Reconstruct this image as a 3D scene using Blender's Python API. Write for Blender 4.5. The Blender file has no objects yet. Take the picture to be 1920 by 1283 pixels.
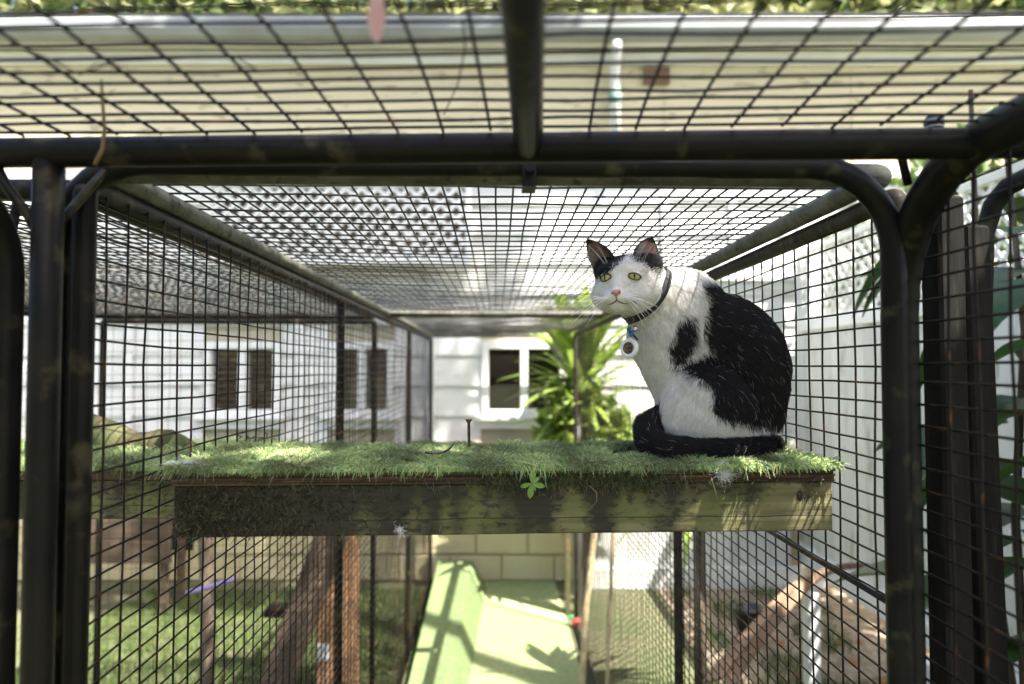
import bpy, math, random
import numpy as np
from mathutils import Vector, Matrix, Euler
R = math.radians
rng = np.random.default_rng(7)
random.seed(7)
scene = bpy.context.scene
COL = scene.collection

# ------------------------------------------------------------------ camera
CAM = np.array((0.0, 0.0, 1.60)); FPX = 1350.0; PITCH = math.atan((690-641.5)/FPX)
cam_d = bpy.data.cameras.new('camera'); cam = bpy.data.objects.new('camera', cam_d); COL.objects.link(cam)
cam.location = CAM; cam.rotation_euler = (R(90)+PITCH, 0, 0)
cam_d.sensor_width = 36; cam_d.lens = 36*FPX/1920; cam_d.clip_start = .02; cam_d.clip_end = 400
cam_d.dof.use_dof = True; cam_d.dof.focus_distance = 1.15; cam_d.dof.aperture_fstop = 2.9
scene.camera = cam

# ------------------------------------------------------------------ sky and sun
SUN = np.array((1.0, -.8, 2.1)); SUN /= np.linalg.norm(SUN)
w = bpy.data.worlds.new('World'); scene.world = w; w.use_nodes = True
nt = w.node_tree; nt.nodes.clear()
sky = nt.nodes.new('ShaderNodeTexSky'); sky.sky_type = 'NISHITA'; sky.sun_disc = False
sky.sun_elevation = math.asin(SUN[2]); sky.sun_rotation = math.atan2(SUN[0], SUN[1])
sky.dust_density = 4.0; sky.air_density = 1.0; sky.ozone_density = .5
bg = nt.nodes.new('ShaderNodeBackground'); bg.inputs['Strength'].default_value = .095
out = nt.nodes.new('ShaderNodeOutputWorld')
nt.links.new(sky.outputs[0], bg.inputs[0]); nt.links.new(bg.outputs[0], out.inputs[0])
ld = bpy.data.lights.new('sun', 'SUN'); ld.energy = 5.0; ld.angle = R(.5); ld.color = (1, .94, .85)
sun = bpy.data.objects.new('sun', ld); COL.objects.link(sun)
sun.rotation_euler = Vector(SUN).to_track_quat('Z', 'Y').to_euler()
scene.view_settings.view_transform = 'Standard'; scene.view_settings.look = 'None'
scene.view_settings.exposure = 2.3; scene.view_settings.gamma = 1.0; scene.view_settings.use_curve_mapping = False
scene.render.engine = 'CYCLES'
scene.cycles.max_bounces = 8; scene.cycles.transparent_max_bounces = 16
scene.cycles.use_denoising = True
scene.cycles_curves.shape = 'RIBBONS'

def W(px, py, d):
    """photo pixel seen at distance d along +Y -> world point"""
    x = (px-960)/FPX; z = (641.5-py)/FPX
    y2 = math.cos(PITCH)-z*math.sin(PITCH); z2 = math.sin(PITCH)+z*math.cos(PITCH)
    return CAM+np.array((x*d/y2, d, z2*d/y2))

YAW = math.atan(30/FPX)          # the cage run points a touch left of the view
def cage(x, d, z):
    c, s = math.cos(YAW), math.sin(YAW)
    return np.array((c*x-s*d, s*x+c*d, z))

# ------------------------------------------------------------------ mesh helpers
class MB:
    def __init__(self): self.v = []; self.f = []; self.m = []; self.n = 0
    def add(self, v, f, mi=0):
        v = np.asarray(v, float).reshape(-1, 3)
        self.v.append(v); self.f += [tuple(int(i)+self.n for i in q) for q in f]; self.m += [mi]*len(f); self.n += len(v)
    def box(self, lo, hi, mi=0, rot=None, at=None, jit=0):
        (x0, y0, z0), (x1, y1, z1) = lo, hi
        v = np.array([(x0,y0,z0),(x1,y0,z0),(x1,y1,z0),(x0,y1,z0),(x0,y0,z1),(x1,y0,z1),(x1,y1,z1),(x0,y1,z1)], float)
        if jit: v += rng.normal(0, jit, v.shape)
        if rot is not None: v = v @ np.array(rot).T
        if at is not None: v = v+np.array(at)
        self.add(v, [(0,3,2,1),(4,5,6,7),(0,1,5,4),(1,2,6,5),(2,3,7,6),(3,0,4,7)], mi)
    def bev(self, lo, hi, b=.004, mi=0, rot=None, at=None):
        lo = np.array(lo, float); hi = np.array(hi, float); c = (lo+hi)/2; h = (hi-lo)/2; b = min(b, h.min()*.8)
        vs = []; idx = {}
        for sx in (-1,1):
            for sy in (-1,1):
                for sz in (-1,1):
                    s = np.array((sx,sy,sz))
                    for a in range(3):
                        p = h.copy()-b; p[a] = h[a]
                        idx[(sx,sy,sz,a)] = len(vs); vs.append(c+s*p)
        f = []
        for a in range(3):
            o = [i for i in range(3) if i != a]
            for s in (-1,1):
                q = []
                for (p, r_) in ((-1,-1),(1,-1),(1,1),(-1,1)):
                    k = [0,0,0]; k[a] = s; k[o[0]] = p; k[o[1]] = r_; q.append(idx[(*k, a)])
                f.append(q)
        for a in range(3):                     # edges along axis a
            o = [i for i in range(3) if i != a]
            for p in (-1,1):
                for r_ in (-1,1):
                    k0 = [0,0,0]; k0[o[0]] = p; k0[o[1]] = r_; k1 = list(k0); k0[a] = -1; k1[a] = 1
                    f.append((idx[(*k0,o[0])], idx[(*k1,o[0])], idx[(*k1,o[1])], idx[(*k0,o[1])]))
        for sx in (-1,1):
            for sy in (-1,1):
                for sz in (-1,1): f.append([idx[(sx,sy,sz,a)] for a in range(3)])
        v = np.array(vs)
        if rot is not None: v = v @ np.array(rot).T
        if at is not None: v = v+np.array(at)
        self.add(v, f, mi); self.fix = True
    def tube(self, path, r, sides=8, closed=False, cap=True, mi=0, flat=1.0):
        P = np.asarray(path, float); n = len(P); r = np.broadcast_to(np.asarray(r, float), (n,))
        if closed: T = np.roll(P, -1, 0)-np.roll(P, 1, 0)
        else: T = np.gradient(P, axis=0)
        T /= np.linalg.norm(T, axis=1, keepdims=True)+1e-12
        u = np.cross(T[0], (0,0,1)) if abs(T[0][2]) < .9 else np.cross(T[0], (0,1,0))
        ring = []; a = np.arange(sides)*2*np.pi/sides
        for i in range(n):
            u = u-T[i]*u.dot(T[i]); u /= np.linalg.norm(u)+1e-12; v = np.cross(T[i], u)
            ring.append(P[i]+r[i]*(np.outer(np.cos(a), u)+flat*np.outer(np.sin(a), v)))
        V = np.concatenate(ring); f = []
        m = n if closed else n-1
        for i in range(m):
            j = (i+1) % n
            for k in range(sides):
                l = (k+1) % sides
                f.append((i*sides+k, i*sides+l, j*sides+l, j*sides+k))
        if cap and not closed:
            f.append(tuple(range(sides))[::-1]); f.append(tuple((n-1)*sides+k for k in range(sides)))
        self.add(V, f, mi)
    def lathe(self, prof, at=(0,0,0), rot=None, sides=20, mi=0):
        a = np.arange(sides)*2*np.pi/sides; V = []
        for (r, z) in prof: V += [(r*math.cos(t), r*math.sin(t), z) for t in a]
        V = np.array(V); f = []; n = len(prof)
        for i in range(n-1):
            for k in range(sides):
                l = (k+1) % sides; f.append((i*sides+k, i*sides+l, (i+1)*sides+l, (i+1)*sides+k))
        f.append(tuple(range(sides))[::-1]); f.append(tuple((n-1)*sides+k for k in range(sides)))
        if rot is not None: V = V @ np.array(rot).T
        self.add(V+np.array(at), f, mi)
    def ell(self, c, r, seg=16, rings=10, rot=None, mi=0):
        prof = []; V = []; f = []
        for i in range(rings+1):
            t = math.pi*i/rings
            for k in range(seg):
                a = 2*math.pi*k/seg; V.append((r[0]*math.sin(t)*math.cos(a), r[1]*math.sin(t)*math.sin(a), -r[2]*math.cos(t)))
        for i in range(rings):
            for k in range(seg):
                l = (k+1) % seg; f.append((i*seg+k, i*seg+l, (i+1)*seg+l, (i+1)*seg+k))
        V = np.array(V)
        if rot is not None: V = V @ np.array(rot).T
        self.add(V+np.array(c), f, mi)
    def mesh(self, name, mats, smooth=False):
        me = bpy.data.meshes.new(name)
        me.from_pydata(np.concatenate(self.v).tolist(), [], self.f); 
        for m in (mats if isinstance(mats, (list, tuple)) else [mats]): me.materials.append(m)
        me.polygons.foreach_set('material_index', self.m)
        if getattr(self, 'fix', False):
            import bmesh
            bm = bmesh.new(); bm.from_mesh(me); bmesh.ops.recalc_face_normals(bm, faces=bm.faces); bm.to_mesh(me); bm.free()
        if smooth: me.polygons.foreach_set('use_smooth', [True]*len(me.polygons))
        me.update(); return me
    def build(self, name, mats, parent=None, smooth=False):
        return link(name, self.mesh(name, mats, smooth), parent)

def link(name, data, parent=None, loc=None, rot=None):
    o = bpy.data.objects.new(name, data); COL.objects.link(o)
    if parent is not None: o.parent = parent
    if loc is not None: o.location = loc
    if rot is not None: o.rotation_euler = rot
    return o
def tag(o, label=None, cat=None, group=None, kind=None):
    if label: o['label'] = label
    if cat: o['category'] = cat
    if group: o['group'] = group
    if kind: o['kind'] = kind
    return o
def thing(name, label, cat, loc=(0,0,0), rot=(0,0,0), group=None):
    o = bpy.data.objects.new(name, None); COL.objects.link(o); o.empty_display_size = .1
    o.location = loc; o.rotation_euler = rot
    return tag(o, label, cat, group)
def rotm(x=0, y=0, z=0): return np.array(Euler((R(x), R(y), R(z))).to_matrix())
def frame(z, up=(0,0,1)):
    z = np.asarray(z, float); z = z/np.linalg.norm(z); x = np.cross(up, z)
    if np.linalg.norm(x) < 1e-4: x = np.cross((0,1,0), z)
    x /= np.linalg.norm(x); return np.stack((x, np.cross(z, x), z), 1)

def hair(name, pts, rad, col, mat, parent=None):
    """pts (N,K,3) strands -> one hair-curves object, colour per strand"""
    N, K = pts.shape[:2]
    h = bpy.data.hair_curves.new(name); h.add_curves([K]*N)
    h.attributes['position'].data.foreach_set('vector', np.ascontiguousarray(pts, np.float32).ravel())
    a = h.attributes.get('radius') or h.attributes.new('radius', 'FLOAT', 'POINT')
    a.data.foreach_set('value', np.ascontiguousarray(np.broadcast_to(rad, (N, K)), np.float32).ravel())
    c = h.attributes.new('col', 'FLOAT_COLOR', 'CURVE')
    c.data.foreach_set('color', np.concatenate((col, np.ones((N, 1))), 1).astype(np.float32).ravel())
    h.materials.append(mat); return link(name, h, parent)

# ------------------------------------------------------------------ materials
def new_mat(name):
    m = bpy.data.materials.new(name); m.use_nodes = True
    n = m.node_tree; return m, n, n.nodes['Principled BSDF'], n.nodes.new, n.links.new
def M(name, c1, c2=None, c3=None, scale=6, rough=.6, stretch=(1,1,1), bump=0, bscale=None, metal=0, lo=.38, hi=.62, spot=None, trans=0, spec=.5, rand=0, coat=0):
    """two-tone noise colour (c3: sparse spots), roughness, bump, per-object variation"""
    m, n, b, N, L = new_mat(name)
    b.inputs['Roughness'].default_value = rough; b.inputs['Metallic'].default_value = metal
    b.inputs['Specular IOR Level'].default_value = spec; b.inputs['Coat Weight'].default_value = coat
    tc = N('ShaderNodeTexCoord'); mp = N('ShaderNodeMapping'); mp.inputs['Scale'].default_value = stretch
    L(tc.outputs['Object'], mp.inputs[0]); oi = N('ShaderNodeObjectInfo')
    mul = N('ShaderNodeMath'); mul.operation = 'MULTIPLY'; mul.inputs[1].default_value = 37; L(oi.outputs['Random'], mul.inputs[0])
    def noise(s, det=6):
        t = N('ShaderNodeTexNoise'); t.noise_dimensions = '4D'; t.inputs['Scale'].default_value = s; t.inputs['Detail'].default_value = det
        L(mp.outputs[0], t.inputs['Vector']); L(mul.outputs[0], t.inputs['W']); return t
    def mix(fac, a, c):
        x = N('ShaderNodeMix'); x.data_type = 'RGBA'
        L(fac, x.inputs[0]); 
        if hasattr(a, 'links'): L(a, x.inputs[6])
        else: x.inputs[6].default_value = (*a, 1)
        if hasattr(c, 'links'): L(c, x.inputs[7])
        else: x.inputs[7].default_value = (*c, 1)
        return x.outputs[2]
    def ramp(src, lo, hi):
        r = N('ShaderNodeMapRange'); r.inputs[1].default_value = lo; r.inputs[2].default_value = hi; L(src, r.inputs[0]); return r.outputs[0]
    colr = c1
    if c2: colr = mix(ramp(noise(scale).outputs[0], lo, hi), c1, c2)
    if c3: colr = mix(ramp(noise(scale*(spot or 2.3), 3).outputs[0], .58, .68), colr, c3)
    if hasattr(colr, 'links'):
        if rand:
            hs = N('ShaderNodeHueSaturation'); r = N('ShaderNodeMapRange'); r.inputs[3].default_value = 1-rand; r.inputs[4].default_value = 1+rand
            L(oi.outputs['Random'], r.inputs[0]); L(r.outputs[0], hs.inputs['Value']); L(colr, hs.inputs['Color']); colr = hs.outputs[0]
        L(colr, b.inputs['Base Color'])
    else: b.inputs['Base Color'].default_value = (*c1, 1)
    if bump:
        bp = N('ShaderNodeBump'); bp.inputs['Strength'].default_value = bump; bp.inputs['Distance'].default_value = .01
        L(noise(bscale or scale*3).outputs[0], bp.inputs['Height']); L(bp.outputs[0], b.inputs['Normal'])
    if trans:
        tr = N('ShaderNodeBsdfTranslucent'); mx = N('ShaderNodeMixShader'); mx.inputs[0].default_value = trans
        if hasattr(colr, 'links'): L(colr, tr.inputs[0])
        else: tr.inputs[0].default_value = (*c1, 1)
        L(b.outputs[0], mx.inputs[1]); L(tr.outputs[0], mx.inputs[2]); L(mx.outputs[0], n.nodes['Material Output'].inputs[0])
    m['mix'] = 0; return m
def hair_mat(name, rough=.5, spec=.4, trans=0):
    m, n, b, N, L = new_mat(name); a = N('ShaderNodeAttribute'); a.attribute_name = 'col'
    L(a.outputs['Color'], b.inputs['Base Color']); b.inputs['Roughness'].default_value = rough; b.inputs['Specular IOR Level'].default_value = spec
    if trans:
        tr = N('ShaderNodeBsdfTranslucent'); mx = N('ShaderNodeMixShader'); mx.inputs[0].default_value = trans
        L(a.outputs['Color'], tr.inputs[0]); L(b.outputs[0], mx.inputs[1]); L(tr.outputs[0], mx.inputs[2]); L(mx.outputs[0], n.nodes['Material Output'].inputs[0])
    return m

m_tube = M('dark_painted_steel', (.0055,.0055,.0055), (.012,.011,.009), (.045,.040,.022), scale=11, rough=.42, bump=.12, bscale=60, spec=.12)
m_lichen = M('weathered_steel', (.05,.05,.036), (.12,.12,.09), (.02,.02,.016), scale=26, rough=.6, bump=.3, bscale=80)
m_brown_steel = M('brown_grey_steel', (.016,.0145,.012), (.042,.036,.028), (.06,.058,.028), scale=22, rough=.5, bump=.25, bscale=70, spec=.15)
m_wire = M('black_wire', (.005,.005,.006), (.014,.009,.006), (.085,.034,.013), scale=14, rough=.45, spot=3, spec=.2)
m_wire_g = M('mossy_wire', (.010,.011,.009), (.024,.024,.014), (.06,.026,.010), scale=18, rough=.6, spot=2)
m_white = M('white_paint', (.74,.74,.72), (.66,.66,.63), (.52,.51,.47), scale=2.2, rough=.55, stretch=(1,1,2), bump=.08, rand=.04)
m_trim = M('white_trim', (.78,.78,.77), (.70,.70,.68), scale=5, rough=.45, rand=.03)
m_beige = M('beige_wall', (.68,.60,.41), (.62,.55,.38), (.42,.36,.24), scale=3, rough=.7, stretch=(1,1,2))
m_block = M('cream_block', (.58,.52,.31), (.52,.45,.26), scale=4, rough=.85, bump=.3, bscale=60, rand=.05)
m_mortar = M('mortar', (.40,.37,.27), rough=.9)
m_fence = M('weathered_white_fence', (.66,.66,.64), (.58,.58,.55), (.40,.39,.34), scale=3, rough=.7, stretch=(2,2,.5), bump=.15, rand=.06)
m_orange = M('orange_timber', (.34,.19,.10), (.24,.13,.065), (.14,.085,.05), scale=5, rough=.75, stretch=(4,4,.5), bump=.3, rand=.1)
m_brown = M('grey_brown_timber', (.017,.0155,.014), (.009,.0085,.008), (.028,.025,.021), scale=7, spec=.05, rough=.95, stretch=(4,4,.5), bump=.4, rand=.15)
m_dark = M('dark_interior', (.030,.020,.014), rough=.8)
m_blind = M('timber_blind', (.20,.125,.075), (.14,.085,.05), scale=8, rough=.6, rand=.2)
m_blind2 = M('pale_blind', (.30,.24,.17), (.22,.17,.11), scale=8, rough=.6, rand=.2)
m_gutter = M('grey_gutter', (.30,.32,.33), (.24,.25,.25), scale=3, rough=.4, bump=.05)
m_roofing = M('roof_sheet', (.33,.34,.34), (.25,.25,.24), scale=4, rough=.5)
m_lawn = M('lawn_ground', (.07,.085,.033), (.10,.10,.05), (.12,.09,.06), scale=3, rough=.95, bump=.5, bscale=50)
m_turf = M('bright_turf', (.35,.40,.20), (.26,.33,.14), scale=40, rough=.9, bump=.8, bscale=300)
m_turf_d = M('turf_backing', (.035,.07,.03), (.05,.085,.035), scale=30, rough=.95)
m_mulch = M('bark_mulch', (.33,.26,.19), (.19,.145,.10), (.46,.41,.32), scale=14, rough=.95, bump=1, bscale=40)
m_pave = M('grey_paver', (.045,.048,.05), (.03,.03,.032), scale=9, rough=.85, bump=.3, rand=.12)
m_rope = M('cream_rope', (.55,.45,.27), (.42,.33,.18), scale=30, rough=.9, bump=.4)
m_bark = M('bark', (.13,.10,.07), (.07,.05,.035), (.19,.17,.11), scale=8, rough=.9, stretch=(2,2,.6), bump=.8)
m_moss_log = M('mossy_log', (.085,.07,.03), (.05,.065,.02), (.13,.08,.04), scale=9, rough=.9, bump=.8)
m_strap = M('strap_leaf', (.34,.45,.08), (.22,.34,.055), (.55,.54,.22), scale=9, rough=.38, stretch=(1,1,1), trans=.42, rand=.4)
m_dry = M('dry_leaf', (.30,.18,.10), (.22,.12,.07), scale=20, rough=.8, trans=.2)
m_leaf = M('foliage_leaf', (.075,.125,.028), (.11,.16,.04), scale=2, rough=.5, trans=.35, rand=.2)
m_leaf_y = M('pale_foliage', (.44,.45,.22), (.30,.33,.14), scale=1.5, rough=.55, trans=.4)
m_big = M('broad_leaf', (.035,.085,.022), (.06,.12,.03), scale=7, rough=.4, trans=.35, rand=.35)
m_steel = M('bright_steel', (.55,.54,.52), rough=.25, metal=1)
m_rust = M('rusty_screw', (.19,.14,.11), (.10,.075,.06), (.28,.12,.05), scale=120, rough=.5, metal=.6)
m_blackp = M('black_plastic', (.014,.014,.015), rough=.3)
m_collar = M('collar_webbing', (.012,.012,.013), (.022,.02,.02), scale=300, rough=.7, bump=.5, bscale=500)
m_glass, _n, _b, _N, _L = new_mat('window_glass')
_g = _N('ShaderNodeBsdfGlossy'); _g.inputs['Roughness'].default_value = .03; _t = _N('ShaderNodeBsdfTransparent'); _f = _N('ShaderNodeFresnel'); _f.inputs[0].default_value = 1.5
_x = _N('ShaderNodeMixShader'); _L(_f.outputs[0], _x.inputs[0]); _L(_t.outputs[0], _x.inputs[1]); _L(_g.outputs[0], _x.inputs[2]); _L(_x.outputs[0], _n.nodes['Material Output'].inputs[0])
m_blade = hair_mat('turf_blade', .42, .5, .2)
m_grass = hair_mat('grass_blade', .5, .4, .3)
m_fur = hair_mat('cat_fur', .55, .25, .12)

# timber beam: olive algae film, black mould, grain
def beam_mat():
    m, n, b, N, L = new_mat('mouldy_beam'); b.inputs['Roughness'].default_value = .82
    tc = N('ShaderNodeTexCoord')
    def noise(sc, det, stretch, w=0):
        mp = N('ShaderNodeMapping'); mp.inputs['Scale'].default_value = stretch; mp.inputs['Location'].default_value = (w, 0, 0); L(tc.outputs['Object'], mp.inputs[0])
        t = N('ShaderNodeTexNoise'); t.inputs['Scale'].default_value = sc; t.inputs['Detail'].default_value = det; L(mp.outputs[0], t.inputs[0]); return t.outputs[0]
    def rng_(s, a, c, lo=0, hi=1):
        r = N('ShaderNodeMapRange'); r.inputs[1].default_value = a; r.inputs[2].default_value = c; r.inputs[3].default_value = lo; r.inputs[4].default_value = hi; L(s, r.inputs[0]); return r.outputs[0]
    def mix(f, a, c):
        x = N('ShaderNodeMix'); x.data_type = 'RGBA'; L(f, x.inputs[0])
        for s, k in ((a, 6), (c, 7)):
            if hasattr(s, 'links'): L(s, x.inputs[k])
            else: x.inputs[k].default_value = (*s, 1)
        return x.outputs[2]
    def mth(op, a, c):
        x = N('ShaderNodeMath'); x.operation = op
        for s, k in ((a, 0), (c, 1)):
            if hasattr(s, 'links'): L(s, x.inputs[k])
            else: x.inputs[k].default_value = s
        x.use_clamp = op in ('SUBTRACT',); return x.outputs[0]
    grain = noise(70, 6, (.06, 1, 1.6))
    c = mix(rng_(grain, .38, .62), (.115,.102,.045), (.235,.205,.105))
    c = mix(rng_(noise(9, 4, (.6,1,1), 3), .36, .60), c, (.105,.110,.030))          # algae
    c = mix(rng_(noise(4, 3, (1,1,1), 8), .63, .75), c, (.24,.21,.13))           # bare pale timber
    sx = N('ShaderNodeSeparateXYZ'); L(tc.outputs['Object'], sx.inputs[0])
    band = noise(13, 2, (1, .2, .16), 1.7)                                             # run-down stain bands
    speck = noise(150, 4, (.5,1,1), 4)
    left = rng_(sx.outputs[0], -.30, -.12, .30, 0)                                        # mouldy left end
    right = rng_(sx.outputs[0], .24, .36, 0, .13)
    top = rng_(sx.outputs[2], -.045, -.012, 0, .10)
    k = mth('SUBTRACT', mth('ADD', mth('ADD', band, left), top), right)
    k2 = mth('ADD', k, mth('MULTIPLY', mth('SUBTRACT', speck, .5), .6))
    c = mix(rng_(k2, .47, .62, 0, .93), c, (.016,.013,.008))
    c = mix(rng_(mth('MULTIPLY', left, noise(34, 5, (1,1,1), 6)), .12, .22, 0, .38), c, (.055,.050,.016))
    wav = noise(7, 3, (1,.1,.1), 12)                                                    # long drying crack near the lower edge
    cz = mth('ABSOLUTE', mth('ADD', sx.outputs[2], mth('ADD', .0440, mth('MULTIPLY', wav, .012))), 0)
    crk = N('ShaderNodeMapRange'); crk.inputs[1].default_value = .0004; crk.inputs[2].default_value = .0011; crk.inputs[3].default_value = .9; crk.inputs[4].default_value = 0; L(cz, crk.inputs[0])
    c = mix(crk.outputs[0], c, (.012,.010,.007))
    L(c, b.inputs['Base Color'])
    bp = N('ShaderNodeBump'); bp.inputs['Strength'].default_value = .9; bp.inputs['Distance'].default_value = .003
    L(grain, bp.inputs['Height']); L(bp.outputs[0], b.inputs['Normal']); return m
m_beam = beam_mat()
# ================================================================== SETTING
def sheet(name, x0, x1, y0, y1, z, mat, n=1):
    mb = MB(); xs = np.linspace(x0, x1, n+1); ys = np.linspace(y0, y1, n+1)
    X, Y = np.meshgrid(xs, ys); V = np.stack((X.ravel(), Y.ravel(), np.full(X.size, z)), 1)
    mb.add(V, [(j*(n+1)+i, j*(n+1)+i+1, (j+1)*(n+1)+i+1, (j+1)*(n+1)+i) for j in range(n) for i in range(n)])
    return tag(mb.build(name, mat), kind='structure')
sheet('ground', -120, 120, -120, 120, 0, m_lawn)
E1 = MB(); E1.add([cage(-.47,.2,.004), cage(.47,.2,.004), cage(.44,5.7,.004), cage(-.36,5.7,.004)], [(0,1,2,3)])
tag(E1.build('turf_path', m_turf), kind='structure')
sheet('mulch_bed', 1.05, 2.6, 3.45, 5.4, .004, m_mulch)
def grass(name, n, x0, x1, y0, y1, ln, cols, z=.004, keep=None):
    x = rng.uniform(x0, x1, n); y = rng.uniform(y0, y1, n)
    if keep is not None: k = keep(x, y); x, y = x[k], y[k]; n = len(x)
    root = np.stack((x, y, np.full(n, z)), 1); a = rng.uniform(0, 2*np.pi, n); le = ln*rng.uniform(.5, 1.3, n)
    out_ = np.stack((np.cos(a), np.sin(a), np.zeros(n)), 1)*(le*rng.uniform(.1, .6, n))[:, None]
    up = np.array((0,0,1))*le[:, None]
    pts = np.stack((root, root+up*.55+out_*.3, root+up*.9+out_), 1)
    c = np.array(cols)[rng.integers(0, len(cols), n)]*rng.uniform(.7, 1.3, (n, 1))
    return tag(hair(name, pts, np.array((.0022,.0018,.0004)), c, m_grass), kind='stuff')
GC = [(.085,.145,.035),(.12,.17,.05),(.18,.20,.085),(.065,.11,.03)]
grass('lawn_grass', 30000, .6, 2.0, 1.6, 3.6, .07, GC)
grass('weed_grass', 2600, 1.1, 2.05, 3.5, 5.2, .08, GC, keep=lambda x, y: np.sin(x*9+1)*np.sin(y*7) > .25)
grass('lawn_grass', 26000, -2.6, -.55, 1.4, 5.2, .05, GC)

# ------------------------------------------------------------------ house
HY = 5.54
house = thing('house', 'long white weatherboard house with beige upper wall behind the mesh run', 'house', (0, HY, 0))
# concrete block base, one object per block
bm_ = MB(); bm_.bev((-.192,-.09,0), (.192,.09,.182), .006); blk = bm_.mesh('block', m_block)
for r_ in range(5):
    for k in range(-15, 12):
        x = (k+.5*(r_ % 2))*.392+.12
        link('block', blk, house, (x, rng.normal(0, .0015), .010+r_*.196))
mm = MB(); mm.box((-5.9,-.06,0), (8.0,.08,.99)); mm.build('mortar', m_mortar, house)
BZ = 1.0; BH = .232
wins = [(-2.36,-1.77), (-1.40,-.90), (-.235,.42)]
WZ0, WZ1 = 1.235, 1.80
def wboard(x0, x1, z):
    mb = MB(); x0 += .001; x1 -= .001
    y0, y1 = -.030, -.012
    mb.add([(x0,y0,z),(x1,y0,z),(x1,0,z),(x0,0,z),(x0,y1,z+BH+.004),(x1,y1,z+BH+.004),(x1,0,z+BH+.004),(x0,0,z+BH+.004)],
           [(0,3,2,1),(4,5,6,7),(0,1,5,4),(1,2,6,5),(2,3,7,6),(3,0,4,7)])
    mb.build('board', m_white, house)
nrow = 9
for r_ in range(nrow):
    z = BZ+r_*BH; cuts = [-5.9]
    if z < WZ1+.02 and z+BH > WZ0-.02:
        for a, b_ in wins: cuts += [a-.002, b_+.002]
    cuts.append(8.0)
    for i in range(0, len(cuts), 2): wboard(cuts[i], cuts[i+1], z)
ZB = BZ+nrow*BH                                   # 3.088
cw = MB()
zs = [(BZ, WZ0), (WZ1, ZB)]
for a, b_ in zs: cw.box((-5.9,.002,a), (8.0,.10,b_))
xs = [-5.9]+[v for p in wins for v in p]+[8.0]
for i in range(0, len(xs), 2): cw.box((xs[i],.002,WZ0), (xs[i+1],.10,WZ1))
cw.build('wall_core', m_mortar, house)
def window(x0, x1, z0, z1, blind, gap=.05, mull=True):
    fr = MB(); fw = .055
    fr.bev((x0,-.045,z0), (x0+fw,.09,z1), .004); fr.bev((x1-fw,-.045,z0), (x1,.09,z1), .004)
    fr.bev((x0+fw,-.044,z1-fw), (x1-fw,.09,z1), .004); fr.bev((x0+fw,-.044,z0), (x1-fw,.09,z0+.045), .004)
    f = fr.build('window', m_trim, house); xm = (x0+x1)/2
    if mull:
        mb = MB(); mb.bev((xm-.028,-.040,z0+.045), (xm+.028,.08,z1-fw), .003); mb.build('mullion', m_trim, f)
    s = MB(); s.bev((x0-.05,-.085,z0-.035), (x1+.05,.05,z0-.001), .004); s.build('sill', m_trim, f)
    ap = MB(); ap.bev((x0-.03,-.042,z0-.10), (x1+.03,-.006,z0-.037), .003); ap.build('apron', m_trim, f)
    sp = [(x0+fw, xm-.028), (xm+.028, x1-fw)] if mull else [(x0+fw, x1-fw)]
    for a, b_ in sp:
        p = MB(); p.box((a,.030,z0+.045), (b_,.034,z1-fw)); p.build('pane', m_glass, f)
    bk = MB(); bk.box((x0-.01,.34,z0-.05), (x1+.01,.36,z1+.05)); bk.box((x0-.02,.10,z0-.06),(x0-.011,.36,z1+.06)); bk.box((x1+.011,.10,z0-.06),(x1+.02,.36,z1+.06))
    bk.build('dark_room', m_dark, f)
    if blind is not None:
        bl = MB()
        for i in range(int((z1-z0-.1)/gap)): bl.box((x0+fw,.07,z0+.06+i*gap), (x1-fw-.001,.082,z0+.06+i*gap+gap*.7))
        bl.build('blind', blind, f)
    return f
window(*wins[0], WZ0, WZ1, m_blind); window(*wins[1], WZ0, WZ1, m_blind2); window(*wins[2], WZ0, WZ1, None); pass
for x in (-2.93, -1.62, -.62, 3.52):           # cover battens
    b_ = MB(); b_.bev((x-.03,-.05,BZ), (x+.03,-.031,ZB-.02), .003); b_.build('batten', m_trim, house)
bw = MB(); bw.box((-5.9,-.010,ZB+.004), (8.0,.10,4.02)); bw.build('upper_wall', m_beige, house)
for i in range(6):
    x = -4.6+i*1.45; b_ = MB(); b_.box((x-.012,-.018,ZB+.05), (x+.012,-.0105,3.93)); b_.build('cover_strip', m_beige, house)
b_ = MB(); b_.bev((-5.9,-.06,ZB-.05), (8.0,-.011,ZB+.05), .006); b_.build('band_trim', m_trim, house)
b_ = MB(); b_.bev((-5.9,-.05,3.95), (8.0,-.0105,4.05), .006); b_.build('frieze_trim', m_trim, house)
b_ = MB(); b_.box((-5.9,-.149,4.072), (8.0,.10,4.09)); b_.build('soffit', m_white, house)
b_ = MB()
pr = [(-.15,4.07),(-.15,4.21),(-.165,4.215),(-.27,4.215),(-.28,4.20),(-.28,4.13),(-.25,4.08),(-.19,4.065)]
V = [(x, p, q) for x in (-5.9,8.0) for p, q in pr]; n = len(pr)
b_.add(V, [(i,(i+1)%n,(i+1)%n+n,i+n) for i in range(n)]+[tuple(range(n)), tuple(range(2*n-1,n-1,-1))]); b_.fix = True
b_.build('gutter', m_gutter, house)
b_ = MB(); b_.bev((-5.9,-.148,4.215), (8.0,-.125,4.25), .004); b_.build('fascia', m_trim, house)
rf = MB(); xs = np.linspace(-6.0, 8.1, 261); ripple = .012*np.sin(np.arange(261)*np.pi/2)
V = []
for i, x in enumerate(xs): V += [(x,-.23,4.265+ripple[i]), (x,3.5,4.95+ripple[i])]
rf.add(V, [(2*i,2*i+2,2*i+3,2*i+1) for i in range(260)]); rf.build('roof', m_roofing, house)
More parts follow.
